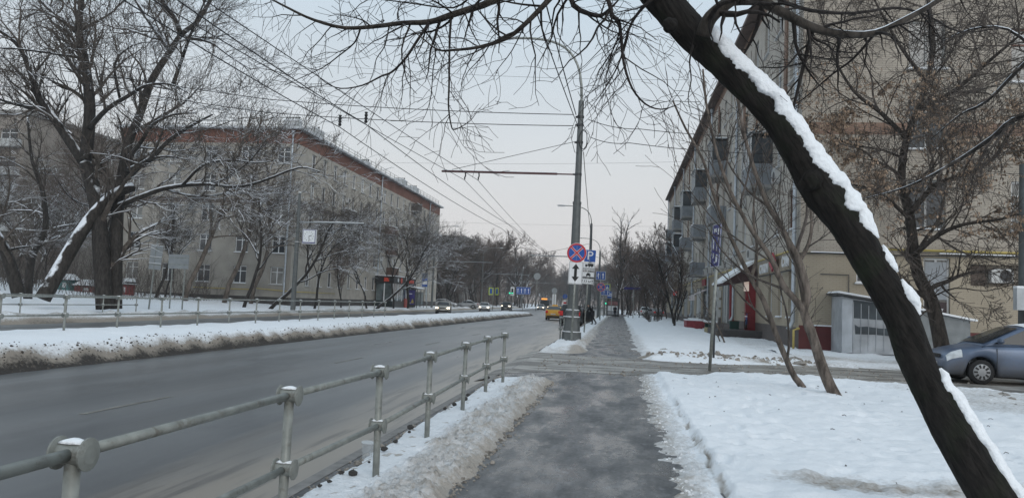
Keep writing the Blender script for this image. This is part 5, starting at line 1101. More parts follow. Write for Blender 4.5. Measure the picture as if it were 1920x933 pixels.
# ------------------------------------------------------------------ cars
def lerp_prof(pr_, x):
    if x >= pr_[0][0]: return pr_[0][1]
    for (a, za), (b, zb) in zip(pr_, pr_[1:]):
        if b <= x <= a: return za+(zb-za)*((a-x)/(a-b))
    return pr_[-1][1]
KIND = {
 'sedan': dict(L=4.45, W=1.74, wr=.31, ax=(1.33, -1.30), belt=[(2.22, .50), (2.19, .66), (2.05, .74), (1.1, .92), (0, .95), (-1.4, 1.0), (-1.75, 1.05), (-2.12, 1.03), (-2.19, .80), (-2.22, .55)], cab=[(1.12, .92), (.30, 1.38), (-.15, 1.44), (-.85, 1.41), (-1.72, 1.04)]),
 'hatch': dict(L=4.24, W=1.70, wr=.315, ax=(1.27, -1.22), belt=[(2.11, .48), (2.09, .66), (1.96, .78), (1.75, .86), (1.15, 1.00), (0, 1.02), (-1.4, 1.06), (-2.0, 1.05), (-2.09, .80), (-2.11, .5)], cab=[(1.25, 1.0), (.22, 1.49), (-.3, 1.55), (-1.35, 1.50), (-2.02, 1.05)]),
 'suv': dict(L=4.5, W=1.82, wr=.36, ax=(1.38, -1.35), belt=[(2.24, .60), (2.22, .90), (2.05, .98), (1.1, 1.10), (0, 1.14), (-2.1, 1.16), (-2.22, .95), (-2.25, .6)], cab=[(1.15, 1.10), (.55, 1.62), (0, 1.70), (-1.6, 1.67), (-2.16, 1.16)])}
TYRE = RUBBER; RIM = pm('wheel_cover', (.30, .31, .32), .4, .15, 5, metal=.3)
HEAD_OFF = pm('headlamp_glass', (.55, .58, .6), .1, .2, 8, spec=.7); HEAD_ON = pm('lit_headlamp', (.9, .85, .75), .2, emit=(1., .86, .66), es=3.5); TAIL = pm('tail_lamp', (.35, .02, .02), .25, .2, 6); TAIL_ON = pm('lit_tail_lamp', (.5, .02, .02), .25, emit=(1., .05, .04), es=.08)
PLASTIC = pm('black_plastic', (.02, .02, .021), .6, .2, 8); NPL = pm('number_plate', (.6, .6, .58), .4, .1, 9)
def paint(name, col, dirt=.25):
    if name in MATS: return MATS[name]
    mt = pm(name, col, .32, dirt, 1.6, spec=.5, metal=.15); t = mt.node_tree; b = t.nodes['Principled BSDF']; N, L = t.nodes.new, t.links.new       # salt spray on the sills
    src = b.inputs['Base Color'].links[0].from_socket; tc = N('ShaderNodeTexCoord'); sp = N('ShaderNodeSeparateXYZ'); nz = N('ShaderNodeTexNoise'); nz.inputs['Scale'].default_value = 5; nz.inputs['Detail'].default_value = 6
    L(tc.outputs['Object'], sp.inputs[0]); L(tc.outputs['Object'], nz.inputs[0]); a = N('ShaderNodeMath'); a.operation = 'MULTIPLY_ADD'; L(nz.outputs[0], a.inputs[0]); a.inputs[1].default_value = .5; L(sp.outputs[2], a.inputs[2])
    mr = N('ShaderNodeMapRange'); L(a.outputs[0], mr.inputs[0]); mr.inputs[1].default_value = 1.0; mr.inputs[2].default_value = .55; mr.inputs[3].default_value = .06; mr.inputs[4].default_value = .7
    x = N('ShaderNodeMixRGB'); L(mr.outputs[0], x.inputs[0]); L(src, x.inputs[1]); x.inputs[2].default_value = (.115, .108, .10, 1); L(x.outputs[0], b.inputs['Base Color']); return mt
def make_car(label, loc, rz, col, kind='sedan', on=False, taxi=False, snow=False, spokes=False, name='car', tail_on=False, door=False, group=None, glass=GLASS):
    K = KIND[kind]; L_, W_ = K['L'], K['W']; hw = W_/2; wr = K['wr']; o = thing(name, label, 'car', loc, rz, group)
    PT = paint(*col); st = 72; rings = []
    def wid(x): return hw*(1-.13*abs(x/(L_/2))**5)
    def zbot(x):
        z = .21 if kind != 'suv' else .28
        for a in K['ax']:
            d = abs(x-a); R = wr+.065
            if d < R: z = max(z, wr+math.sqrt(R*R-d*d))
        return z
    for i in range(st+1):
        x = L_/2-L_*i/st; zt = lerp_prof(K['belt'], x); zb = min(zbot(x), zt-.12); w = wid(x); h = zt-zb
        half = [(w*.80, zb), (w*.965, zb+.02), (w*.995, zb+h*.28), (w, zb+h*.55), (w*.985, zb+h*.80), (w*.93, zt-.035), (w*.84, zt+.004), (w*.45, zt+.025)]
        rings.append([(x, y, z) for y, z in half]+[(x, 0, zt+.032)]+[(x, -y, z) for y, z in half[::-1]])
    BR = rings; b = MB(); b.loft(rings); body = b.build('body', PT, o, True)
    C = K['cab']; zbm = lambda x: lerp_prof(K['belt'], x)
    def wz(x, z): return min(wid(x)*.93, hw*.93)-max(0, z-zbm(x))*.36
    rings = []; xs_ = [C[0][0]+(C[-1][0]-C[0][0])*i/28 for i in range(29)]
    for x in xs_:
        zr = lerp_prof(C, x); zl = zbm(x)-.03; w0 = wz(x, zl); w1 = wz(x, zr); half = [(w0, zl), (w0*.5+w1*.5, zl*.5+zr*.5), (w1+.01, zr-.05), (w1-.05, zr-.005), (w1*.5, zr+.015)]
        rings.append([(x, y, z) for y, z in half]+[(x, 0, zr+.02)]+[(x, -y, z) for y, z in half[::-1]])
    b = MB(); b.loft(rings); b.build('cabin', PT, o, True)
    def screen(nm, a, c, i0=.06, i1=.08):
        a, c = V((a[0], 0, a[1])), V((c[0], 0, c[1])); d = c-a; n = V((-d.z, 0, d.x)); n = n if n.z > 0 else -n; n = n.normalized()*.032
        p, q = a+d*i0+n, a+d*(1-i1)+n; w0, w1 = wz(p.x, p.z)-.05, wz(q.x, q.z)-.07
        m_ = MB(); m_.add([(p.x, w0, p.z), (q.x, w1, q.z), (q.x+n.x*.3, 0, q.z+.012), (p.x+n.x*.5, 0, p.z+.012), (q.x, -w1, q.z), (p.x, -w0, p.z)], [(0, 1, 2, 3), (3, 2, 4, 5)]); return m_.build(nm, glass, o)
    screen('windscreen', C[0], C[1]); screen('rear_window', C[-1], C[-2])
    t = C[2][1]-.10
    xa = lambda z: lerp_prof([(zz, -xx) for xx, zz in ((C[1][0], -C[1][1]), (C[0][0], -C[0][1]))][::-1], z) if False else C[0][0]+(C[1][0]-C[0][0])*(z-C[0][1])/(C[1][1]-C[0][1])
    xb = lambda z: C[-1][0]+(C[-2][0]-C[-1][0])*(z-C[-1][1])/(C[-2][1]-C[-1][1])
    zl = zbm(0)+.03
    for s_ in (1, -1):
        for xf, xr_ in (((lambda z: xa(z)-.16), (lambda z: -.02)), ((lambda z: -.10), (lambda z: xb(z)+.20))):
            poly = [(xf(zl), zl), (xf(t), t), (xr_(t), t), (xr_(zl), zl)]
            m_ = MB(); m_.add([(x, s_*(wz(x, z)+.012+.02*(z > zl+.1)), z) for x, z in poly], [(0, 1, 2, 3) if s_ < 0 else (3, 2, 1, 0)]); m_.build('side_window', glass, o)
        for x in (xa(zl)-.22, -.06, -1.0):
            m_ = MB(); m_.box((x, s_*(wid(x)*.998), .62), (.012, .012, .62)); m_.build('door_gap', PLASTIC, body)
        for x in (-.0, -.95): m_ = MB(); m_.box((x-.0, s_*(wid(x)*.985+.012), zbm(x)-.14), (.18, .03, .035)); m_.build('door_handle', PT, body)
        m_ = MB(); m_.loft([[(xa(zl)-.28+.07*cos(a)*k, s_*(hw*.93+.03+.09*j), zl+.07+.065*sin(a)*k) for a in [2*pi*q/10 for q in range(10)]] for j, k in ((0, .5), (.5, 1), (1.2, 1.05), (1.9, .8))]); m_.build('mirror', PT if kind != 'suv' else PLASTIC, o, True)
        zh = lerp_prof(K['belt'], L_/2-.10)
        hp = []                                          # lamp glass follows the front corner of the body
        for i in range(1, 8):
            rg_ = BR[i]; row = []
            for f in (3.6, 4.3, 5.0, 5.8):
                k = int(f); P0, P1 = V(rg_[k]), V(rg_[k+1]); p = P0.lerp(P1, f-k); row.append((p.x+.022, s_*(p.y+.010), p.z+.006))
            hp.append(row)
        m_ = MB(); m_.loft(hp, close=False, caps=False); m_.build('headlight', HEAD_ON if on else HEAD_OFF, o, True)
        if on:
            m_ = MB(); m_.lathe([(.085, .0), (.085, .02)], 14, (L_/2-.005, s_*hw*.66, zh-.02), 'x'); m_.build('headlight_bulb', HEAD_ON, o)
        zt_ = lerp_prof(K['belt'], -L_/2+.2)-.18
        m_ = MB(); m_.box((-L_/2+.05, s_*hw*.76, zt_), (.12, hw*.30, .22 if kind != 'suv' else .36)); m_.build('tail_light', TAIL_ON if tail_on else TAIL, o)
        for a in K['ax']:
            w_ = MB(); w_.lathe([(wr*.62, -.085), (wr*.93, -.09), (wr, -.05), (wr, .05), (wr*.93, .09), (wr*.62, .085)], 24, (0, 0, 0), 'y'); wh = w_.build('wheel', TYRE, o, True, (a, s_*(hw-.12), wr))
            r_ = MB(); r_.lathe([(wr*.66, s_*.06), (wr*.66, s_*.088), (wr*.58, s_*.094), (wr*.2, s_*.102), (.01, s_*.104)], 24, axis='y'); r_.build('rim', RIM, wh, True)
            if spokes:
                for k in range(10):
                    an = 2*pi*k/10; q = MB(); q.box((cos(an)*wr*.46, s_*.100, sin(an)*wr*.46), (.085, .012, .045), mx=Matrix.Rotation(-an, 3, 'Y')); q.build('rim_slot', PLASTIC, wh)
    for sx, zz in ((1, .40), (-1, .45)):
        m_ = MB(); m_.box((sx*(L_/2-.02), 0, zz-.08), (.06, hw*1.45, .16)); m_.build('bumper_grille', PLASTIC, o)
        m_ = MB(); m_.box((sx*(L_/2+.02), 0, zz+(.06 if sx > 0 else .18)), (.02, .5, .11)); m_.build('number_plate', NPL, o)
    m_ = MB(); m_.box((L_/2-.01, 0, zh-.05), (.06, hw*.8, .09)); m_.build('grille', PLASTIC, o)
    m_ = MB(); m_.box((0, 0, .3), (L_*.86, W_*.74, .25)); m_.build('underbody', PLASTIC, o)
    if taxi:
        m_ = MB(); m_.box((-.1, 0, C[2][1]+.09), (.22, .62, .14), taper=.8); m_.build('roof_sign', pm('taxi_sign', (.75, .40, .04), .4), o)
    if snow:
        m_ = MB(); sr = []
        for i in range(9):
            x = C[1][0]-.05+(C[-2][0]-C[1][0]+.1)*i/8; zr = lerp_prof(C, x); w_ = wz(x, zr)-.06; k = .3+.7*math.sin(pi*(i+.3)/8.6)
            sr.append([(x, w_*cos(a_)*(.9+.1*k), zr-.01+max(0, sin(a_))*(.075+.02*noise.noise((i*1.3, a_, 0)))*k+.02) for a_ in [pi*q/10 for q in range(11)]])
        m_.loft(sr, close=False, caps=False); m_.build('roof_snow', CAPSNOW, o, True)
    if door:                                              # right front door standing open
        d = MB(); d.box((-.5, 0, .70), (1.0, .07, .82)); dd = d.build('open_door', PT, o, loc=(.95, -hw-.02, .05), rz=radians(58))
        d = MB(); d.prism([(-.05, 1.12), (-.45, 1.55), (-.95, 1.58), (-1.0, 1.12), (-.92, 1.12), (-.90, 1.52), (-.47, 1.50), (-.15, 1.12)], -.03, .03); d.build('window_frame', PT, dd)
    return o
make_car('blue-grey hatchback with snow on its roof, at the right edge', (10.55, 22.15, .0), pi-.02, ('dirty_blue_grey_paint', (.10, .14, .215), .28), 'hatch', snow=True, spokes=True)
make_car('yellow taxi driving away, seen from behind', (-6.55, 82, RZ), pi/2, ('taxi_yellow', (.72, .36, .02), .12), 'sedan', taxi=True, tail_on=True)
make_car('dark parked off-roader with its kerbside door open', (-3.8, 65, RZ), pi/2, ('black_paint_car', (.022, .024, .028), .3), 'suv', door=True, tail_on=True)
make_car('dark red-black car parked ahead of the open-doored one', (-3.85, 73.5, RZ), pi/2, ('dark_red_paint', (.05, .02, .024), .3), 'sedan', tail_on=True)
make_car('beige saloon coming towards the viewer with headlights lit', (-20.4, 90, RZ), -pi/2+.16, ('beige_paint', (.36, .345, .295), .2), 'sedan', on=True)
make_car('white saloon behind the beige one on the far carriageway', (-21.6, 125.5, RZ), -pi/2+.12, ('white_paint_car', (.62, .62, .61), .15), 'sedan', on=True)
make_car('black off-roader coming under the green traffic light', (-20.9, 146, RZ), -pi/2+.05, ('black_paint_car', (.022, .024, .028)), 'suv', on=True)
make_car('left one of two oncoming cars with glaring headlights', (-18.6, 190, RZ), -pi/2, ('silver_paint', (.36, .37, .38), .15), 'sedan', on=True)
make_car('right one of two oncoming cars with glaring headlights', (-14.6, 196, RZ), -pi/2, ('silver_paint', (.36, .37, .38)), 'sedan', on=True)
make_car('pale car parked sideways under trees past the left block', (-31, 138, .1), .2, ('silver_paint', (.36, .37, .38)), 'hatch')
make_car('snow-dusted silver car parked at the kerb past the bus shelter', (-27.5, 141, .1), pi-.1, ('silver_paint', (.36, .37, .38)), 'sedan', snow=True)
make_car('white car parked behind the snowdrift near the bush', (4.5, 131, .1), pi/2, ('white_paint_car', (.62, .62, .61)), 'hatch', tail_on=True, snow=True)
make_car('dusty grey car parked at the far end of the right block', (5.6, 122, .1), pi/2+.3, ('grey_paint_car', (.14, .14, .145), .2), 'sedan', tail_on=True)
bus = thing('bus', 'bus with a lit orange display approaching the junction', 'bus', (-19.2, 206, RZ), 0)
add_box('bus_body', bus, (0, 5, 1.7), (2.5, 10, 2.9), pm('bus_grey', (.16, .17, .18), .4, .2, 1)); add_box('bus_windscreen', bus, (0, -.02, 1.75), (2.3, .05, 1.5), GLASS); add_box('display', bus, (-.2, -.04, 2.85), (1.5, .05, .36), pm('orange_display', (.5, .2, .03), .4, emit=(1., .36, .06), es=1.3))
for x in (-.85, .85): q = MB(); q.lathe([(.16, -.05), (.16, 0)], 12, (x, 0, .75), 'y'); q.build('headlight', HEAD_ON, bus)
for y in (2.4, 7.6):
    for x in (-1.1, 1.1): q = MB(); q.lathe([(.48, x-.14), (.48, x+.14)], 18, (0, y, .48), 'x'); q.build('wheel', TYRE, bus, True)
for k in range(5): add_box('side_window', bus, (1.26, 1.2+1.9*k, 2.1), (.03, 1.7, 1.0), GLASS)

# ------------------------------------------------------------------ people
SKIN = pm('skin', (.42, .27, .20), .6, .1, 8); HAIR = pm('dark_hair', (.02, .016, .013), .7, .3, 20)
def person(label, loc, rz, pose, jacket, trousers, hat=None, h=1.74, name='person'):
    """pose: dict of joint -> (x, y, z); x right, y forward"""
    J = dict(pel=(0, 0, .95), spine=(0, .01, 1.18), chest=(0, .02, 1.38), neck=(0, .02, 1.50), head0=(0, .04, 1.56), head=(0, .05, 1.66), crown=(0, .03, 1.74),
             shl=(-.19, .02, 1.42), ell=(-.25, -.02, 1.16), wrl=(-.23, .10, .94), hal=(-.21, .15, .86), shr=(.19, .02, 1.42), elr=(.25, -.02, 1.16), wrr=(.23, .10, .94), har=(.21, .15, .86),
             hil=(-.09, 0, .90), knl=(-.10, .04, .50), anl=(-.10, 0, .09), tol=(-.11, .16, .04), hir=(.09, 0, .90), knr=(.10, .04, .50), anr=(.10, 0, .09), tor=(.11, .16, .04))
    J.update(pose); R = dict(pel=(.17, .13), spine=(.165, .125), chest=(.185, .13), neck=(.06, .06), head0=(.065, .07), head=(.085, .10), crown=(.06, .075), shl=(.075, .075), ell=(.055, .055), wrl=(.04, .045), hal=(.03, .045), hil=(.10, .10), knl=(.07, .07), anl=(.055, .055), tol=(.045, .035))
    names = list(J); E_ = [('pel', 'spine'), ('spine', 'chest'), ('chest', 'neck'), ('neck', 'head0'), ('head0', 'head'), ('head', 'crown')]
    for s in 'lr': E_ += [('chest', 'sh'+s), ('sh'+s, 'el'+s), ('el'+s, 'wr'+s), ('wr'+s, 'ha'+s), ('pel', 'hi'+s), ('hi'+s, 'kn'+s), ('kn'+s, 'an'+s), ('an'+s, 'to'+s)]
    me = bpy.data.meshes.new('body'); me.from_pydata([J[n] for n in names], [(names.index(a), names.index(b)) for a, b in E_], [])
    tmp = bpy.data.objects.new('tmp', me); COL.objects.link(tmp); md = tmp.modifiers.new('s', 'SKIN'); md.use_smooth_shade = True
    for i, n in enumerate(names):
        d = me.skin_vertices[0].data[i]; r = R.get(n) or R[n[:-1]+'l']; d.radius = r; d.use_root = (n == 'pel')
    sb = tmp.modifiers.new('d', 'SUBSURF'); sb.levels = 2; sb.render_levels = 2
    bm_ = bpy.data.meshes.new_from_object(tmp.evaluated_get(bpy.context.evaluated_depsgraph_get())); bpy.data.objects.remove(tmp)
    for mt in (jacket, trousers, SKIN, HAIR, BLACKP): bm_.materials.append(mt)
    hd = V(J['head']); nk = V(J['neck'])
    for p in bm_.polygons:
        c = p.center; d = min(((c-V(J['ha'+s])).length, (c-V(J['wr'+s])).length*1.6)[0] for s in 'lr')
        if (c-hd).length < .17 or (c-V(J['crown'])).length < .14: p.material_index = 3 if (c.z > hd.z+.035 or (c.y < hd.y-.05)) else 2
        elif d < .07: p.material_index = 2
        elif min((c-V(J['to'+s])).length for s in 'lr') < .17 and c.z < max(.14, min(J['anl'][2], J['anr'][2])+.1): p.material_index = 4
        elif c.z < J['pel'][2]-.14 and min((c-V(J['wr'+s])).length for s in 'lr') > .12: p.material_index = 1
        else: p.material_index = 0
    o = thing(name, label, 'person', loc, rz); o.scale = (h/1.76,)*3; b = link('body', bm_, o)
    hem = MB(); pz = J['pel']; hem.loft([[(pz[0]+cos(a)*rx, pz[1]+sin(a)*rx*.72, pz[2]+dz) for a in [2*pi*k/16 for k in range(16)]] for dz, rx in ((-.26, .215), (-.05, .205), (.2, .19))], caps=False); hem.build('coat_hem', jacket, o, True)
    nose = MB(); nose.loft([[(hd.x+cos(a)*r, hd.y+.088+dy, hd.z-.02+sin(a)*r*1.4) for a in [2*pi*k/6 for k in range(6)]] for dy, r in ((0, .018), (.025, .006))]); nose.build('nose', SKIN, o)
    for s in (-1, 1): e_ = MB(); e_.lathe([(.004, -.01), (.010, 0), (.004, .008)], 6, (hd.x+s*.033, hd.y+.092, hd.z+.012), 'y'); e_.build('eye', BLACKP, o)
    for s in 'lr':                                       # five fingers on each hand
        c = V(J['ha'+s]); dv = (c-V(J['wr'+s])).normalized()
        for k in range(5):
            f = MB(); sd_ = V((0, 1, 0))*(.024*(k-2)); l_ = (.05, .075, .085, .08, .06)[k]
            f.tube([c+sd_, c+sd_+dv*l_*.6, c+sd_+dv*l_+V((0, .01, -.012))], [.011, .010, .008], 6); f.build('finger', SKIN, o)
    if hat: q = MB(); q.loft([[(hd.x+cos(a)*.112*r, hd.y-.01+sin(a)*.128*r, hd.z+.02+dz) for a in [2*pi*k/14 for k in range(14)]] for dz, r in ((0, 1), (.07, .98), (.12, .75), (.145, .3))]); q.build('hat', hat, o, True)
    return o
NAVY = pm('navy_coat', (.012, .015, .026), .85, .3, 12); BLKC = pm('black_coat', (.010, .010, .012), .85, .3, 12); JEAN = pm('dark_trousers', (.016, .018, .024), .85, .25, 14)
person('person in a dark coat walking towards the viewer on the far pavement', (-.35, 114, .0), pi, dict(knl=(-.1, .12, .52), anl=(-.1, .1, .1), tol=(-.1, .26, .05), anr=(.1, -.16, .12), tor=(.1, -.02, .04), knr=(.1, -.02, .5), wrl=(-.16, .22, 1.04), hal=(-.08, .24, 1.06), wrr=(.16, .22, 1.04), har=(.08, .24, 1.06)), NAVY, JEAN)
person('person in black leaning into the open car door', (-1.95, 62.0, .06), pi*.55, dict(pel=(0, -.02, .93), spine=(0, .08, 1.14), chest=(0, .20, 1.32), neck=(0, .28, 1.42), head0=(0, .31, 1.46), head=(0, .36, 1.54), crown=(0, .38, 1.63), shl=(-.19, .22, 1.36), ell=(-.24, .36, 1.14), wrl=(-.2, .55, 1.1), hal=(-.18, .63, 1.1), shr=(.19, .22, 1.36), elr=(.25, .34, 1.12), wrr=(.22, .5, 1.02), har=(.2, .58, 1.0), knr=(.1, -.1, .5), anr=(.1, -.34, .14), tor=(.1, -.2, .05)), BLKC, BLKC)
person('person in a dark long coat standing between trees before the shop', (-29.2, 106.2, .22), 2.6, {}, NAVY, JEAN, BLACKP)

# ------------------------------------------------------------------ small things
bk = thing('bicycle', 'small child bicycle parked on the porch step under the salon sign', 'bicycle', (6.75, 42.3, .66), radians(75))
for x in (-.42, .42):
    q = MB(); q.tube([(x+cos(a)*.25, 0, .27+sin(a)*.25) for a in [2*pi*k/24 for k in range(25)]], .02, 6, cap=False); wl = q.build('wheel', RUBBER, bk, True)
    for k in range(6): a = pi*k/6; q = MB(); q.tube([(x-cos(a)*.24, 0, .27-sin(a)*.24), (x+cos(a)*.24, 0, .27+sin(a)*.24)], .003, 4); q.build('spoke', GALV, wl)
BF = pm('bike_blue', (.05, .12, .35), .4)
for a, b in (((-.42, 0, .27), (-.05, 0, .28)), ((-.05, 0, .28), (-.15, 0, .68)), ((-.42, 0, .27), (-.13, 0, .58)), ((-.05, 0, .28), (.32, 0, .66)), ((-.14, 0, .6), (.30, 0, .7)), ((.42, 0, .27), (.28, 0, .85))): q = MB(); q.tube([a, b], .018, 6); q.build('frame_tube', BF, bk)
q = MB(); q.tube([(.26, -.24, .92), (.28, 0, .86), (.26, .24, .92)], .012, 6); q.build('handlebar', BLACKP, bk); q = MB(); q.box((-.16, 0, .70), (.24, .13, .05), taper=.8); q.build('saddle', WHITE, bk)
# shrub
sx = thing('bush', 'low leafless bush in the snow beside the far pavement', 'bush', (3.35, 74, .22)); rg = random.Random(9); out = []
PB_ = dict(BASEP, n=(4, 4, 3, 0, 0), max=2, rmin=.008, seg=(.25, .2, .15, .1, .1), ang=(15, 45), wob=.12, lr=.5)
for k in range(34): a = rg.uniform(0, 2*pi); grow(out, V((cos(a)*.25, sin(a)*.25, -.1)), V((cos(a)*.8, sin(a)*.8, 1)).normalized(), rg.uniform(.7, 1.25), .016, 0, rg, PB_)
q = MB()
for p_s, r_s, l_s in out: q.tube(p_s, r_s, 4)
tag(q.build('stems', TWIG, sx), kind='stuff')
# ribbed plastic cup and clods of dirty ice by the railing
cp = thing('plastic_cup', 'crumpled clear ribbed plastic cup at the kerb by the railing', 'cup', gp(688, 858, .03)); CUPM = pm('clear_plastic', (.62, .66, .68), .15, .1, 12, spec=.7, alpha=.3)
q = MB(); q.loft([[(cos(a)*(r+.004*(i % 2)), sin(a)*(r+.004*(i % 2))*.9, z) for a in [2*pi*k/20 for k in range(20)]] for i, (r, z) in enumerate([(.044+.0012*i, .012*i-.02) for i in range(15)])], caps=False); q.build('cup_wall', CUPM, cp, True); cp.rotation_euler = (.1, .06, 0)
q = MB(); q.lathe([(.061, .148), (.066, .150), (.066, .157), (.061, .159)], 20); q.build('rim', pm('plastic_rim', (.6, .62, .63), .3, alpha=.55), cp, True)
CLOD = pm('dirty_ice', (.055, .05, .046), .7, .5, 25, bump=.5); CLODM = []
for sd_ in range(4):
    q = MB(); q.loft([[V((cos(a)*sin(pi*i/6), sin(a)*sin(pi*i/6), cos(pi*i/6)*.7))*(1+.45*fbm(cos(a)*1.6+sd_*5, sin(a)*1.6+i*.4, sd_, 3)) for a in [2*pi*k/9 for k in range(9)]] for i in range(7)], caps=False); CLODM.append(q.mesh('ice_clod', CLOD, False))
rg = random.Random(4)
for i, (px, py, s) in enumerate(((768, 806, .055), (742, 824, .035), (692, 862, .03), (770, 798, .025), (852, 755, .03), (834, 763, .022), (618, 898, .035), (600, 906, .04), (873, 745, .025), (915, 706, .04), (640, 882, .025), (878, 738, .022), (663, 882, .02), (720, 838, .018), (925, 712, .02))):
    p0 = gp(px, py, .10); tag(link('ice_clod', CLODM[i % 4], None, (p0.x, p0.y, .085)), 'dark clod of dirty ice lying on the snow under the near railing', 'ice clod', 'clods of dirty ice under the near railing'); ob_ = bpy.context.scene.objects[-1] if False else None
for o in [x for x in COL.objects if x.name.startswith('ice_clod') and x.parent is None]:
    k = rg.uniform(.012, .042); o.scale = (k*1.2, k, k); o.rotation_euler.z = rg.uniform(0, 6)
# rubbish chunks on the snow ridges along the driveway
for i, (px, py, s) in enumerate(((1248, 655, .16), (1262, 660, .11), (1345, 668, .22), (1366, 667, .16), (1490, 672, .22), (1480, 664, .14), (1500, 678, .13), (1306, 656, .10), (1880, 738, .14), (1862, 742, .10), (1895, 745, .09))):
    p0 = gp(px, py, .12); o = tag(link('snow_lump', CLODM[i % 4], None, (p0.x, p0.y, .08)), 'grubby lump of ploughed snow beside the driveway', 'snow lump', 'lumps of ploughed snow along the driveway'); o.scale = (s*1.3, s, s*.7); o.rotation_euler.z = i
LUMP = pm('grubby_snow', (.30, .28, .255), .85, .6, 18, bump=.5)
for o in COL.objects:
    if o.name.startswith('snow_lump'): o.material_slots[0].link = 'OBJECT'; o.material_slots[0].material = LUMP
# loose matter nobody could count: plough chunks, twigs and litter on the snow
def scatter(name, label, spots, sz, mat, seed):
    rg = random.Random(seed); q = MB()
    for x, y, z in spots:
        k = rg.uniform(*sz)*rg.choice((.5, .7, 1)); a0 = rg.uniform(0, 6)
        vs = [(x+V((cos(a0+a)*k*rg.uniform(.6, 1.2), sin(a0+a)*k*rg.uniform(.6, 1.2), -.3*k)).x, y+sin(a0+a)*k*rg.uniform(.6, 1.2), z-.3*k) for a in (0, 1.3, 2.5, 3.8, 5)]+[(x+cos(a0+a)*k*.6, y+sin(a0+a)*k*.6, z+k*rg.uniform(.35, .8)) for a in (.6, 2.7, 4.8)]
        q.add(vs, [(0, 1, 5), (1, 2, 6, 5), (2, 3, 6), (3, 4, 7, 6), (4, 0, 5, 7), (5, 6, 7)])
    tag(q.build(name, mat), label, 'debris', kind='stuff')
rr2 = random.Random(19); CH1 = pm('slush_chunk', (.26, .235, .205), .85, .6, 16, bump=.4); CH2 = pm('dark_slush_chunk', (.085, .075, .065), .85, .5, 16, bump=.4); CH3 = pm('white_chunk', (.72, .73, .74), .85, .2, 16, bump=.4)
sp_ = [(rr2.gauss(-1.30, .06), rr2.uniform(4.5, 16), .0) for _ in range(700)]+[(rr2.gauss(-2.40, .05), rr2.uniform(4.5, 16.5), -.0) for _ in range(500)]
scatter('slush_chunks', 'small crumbs of slush along both edges of the near snow bank', sp_, (.008, .04), CH1, 1)
sp_ = [(rr2.gauss(-11.25, .22), 9+rr2.random()**1.6*70, 0) for _ in range(2600)]; sp_ = [(x, y, median(x, y)[0]) for x, y, z in sp_]
scatter('plough_chunks', 'dark frozen crumbs along the dirty foot of the median bank', sp_, (.008, .04), CH2, 2)
sp_ = [(x, y, lawn(x, y)[0]) for x, y in [(rr2.gauss(.62, .16), rr2.uniform(5, 18)) for _ in range(700)]]
scatter('snow_crumbs', 'trampled snow crumbs beside the path', [p for p in sp_ if p[2] > .0], (.008, .03), CH3, 3)
sp_ = [(x, y, lawn2(x, y)[0]) for x, y in [(rr2.uniform(1, 6.5), rr2.gauss(25.6, .35)) for _ in range(260)]]
scatter('slush_crumbs', 'slush crumbs strewn across the driveway', [(rr2.uniform(-2, 9), min(27, max(18.3, rr2.choice((19.2, 23.6, 21.5))+rr2.gauss(0, .6))), .01) for _ in range(700)], (.01, .05), CH1, 6)
scatter('plough_chunks', 'grey plough crumbs along the far edge of the driveway', sp_, (.03, .12), CH1, 4)
q = MB()
for _ in range(60):
    x, y = rr2.uniform(1.1, 8), rr2.uniform(6.2, 17.5); z = lawn(x, y)[0]+.006; a = rr2.uniform(0, 6); l_ = rr2.uniform(.015, .09)
    if z < .05: continue
    q.tube([(x, y, z), (x+cos(a)*l_*.5, y+sin(a)*l_*.5, z+.012), (x+cos(a+.3)*l_, y+sin(a+.3)*l_, z)], rr2.uniform(.002, .006), 4)
tag(q.build('fallen_twigs', BARK), 'bits of fallen twig and bark on the lawn snow', 'debris', kind='stuff')
# kiosk / shelter on the far pavement
kx = thing('bus_shelter', 'bus shelter with red and white boards at the far end of the pavement', 'bus shelter', (-.75, 121, 0)); add_box('poster_panel', kx, (0, 0, 1.3), (1.9, .2, 2.5), DARKST); add_box('upper_poster', kx, (0, -.12, 2.05), (1.5, .03, .6), pm('red_white_poster', (.28, .12, .12), .4, .6, 5)); add_box('lower_poster', kx, (0, -.12, 1.25), (1.5, .03, .8), WHITE); add_box('lower_poster', kx, (0, -.12, .55), (1.5, .03, .45), pm('grey_poster', (.4, .4, .42), .4, .3, 5))
q = MB(); q.loft([[(x, y, 2.75+.18*(1-(x/1.1)**2)) for x in [-1.1+2.2*i/8 for i in range(9)]]+[(x, y, 2.62) for x in [1.1-2.2*i/8 for i in range(9)]] for y in (-.3, 4)]); q.build('shelter_roof', DARKST, kx)
for x in (-1., 1.): add_box('post', kx, (x, 3.6, 1.3), (.08, .08, 2.7), DARKST)
o = thing('shop_sign', 'red lit shop sign near the far end of the right block', 'shop sign', (RX-.3, 98, 3.5)); add_box('sign_panel', o, (0, 0, 0), (.2, 1.6, .9), BLACKP); q = MB(); q.lathe([(.3, -.16), (.3, -.1)], 14, (0, -.75, 0), 'x'); q.build('lit_letter', REDL, o); add_box('lit_letter', o, (0, -.82, .0), (.5, .03, .5), REDL)

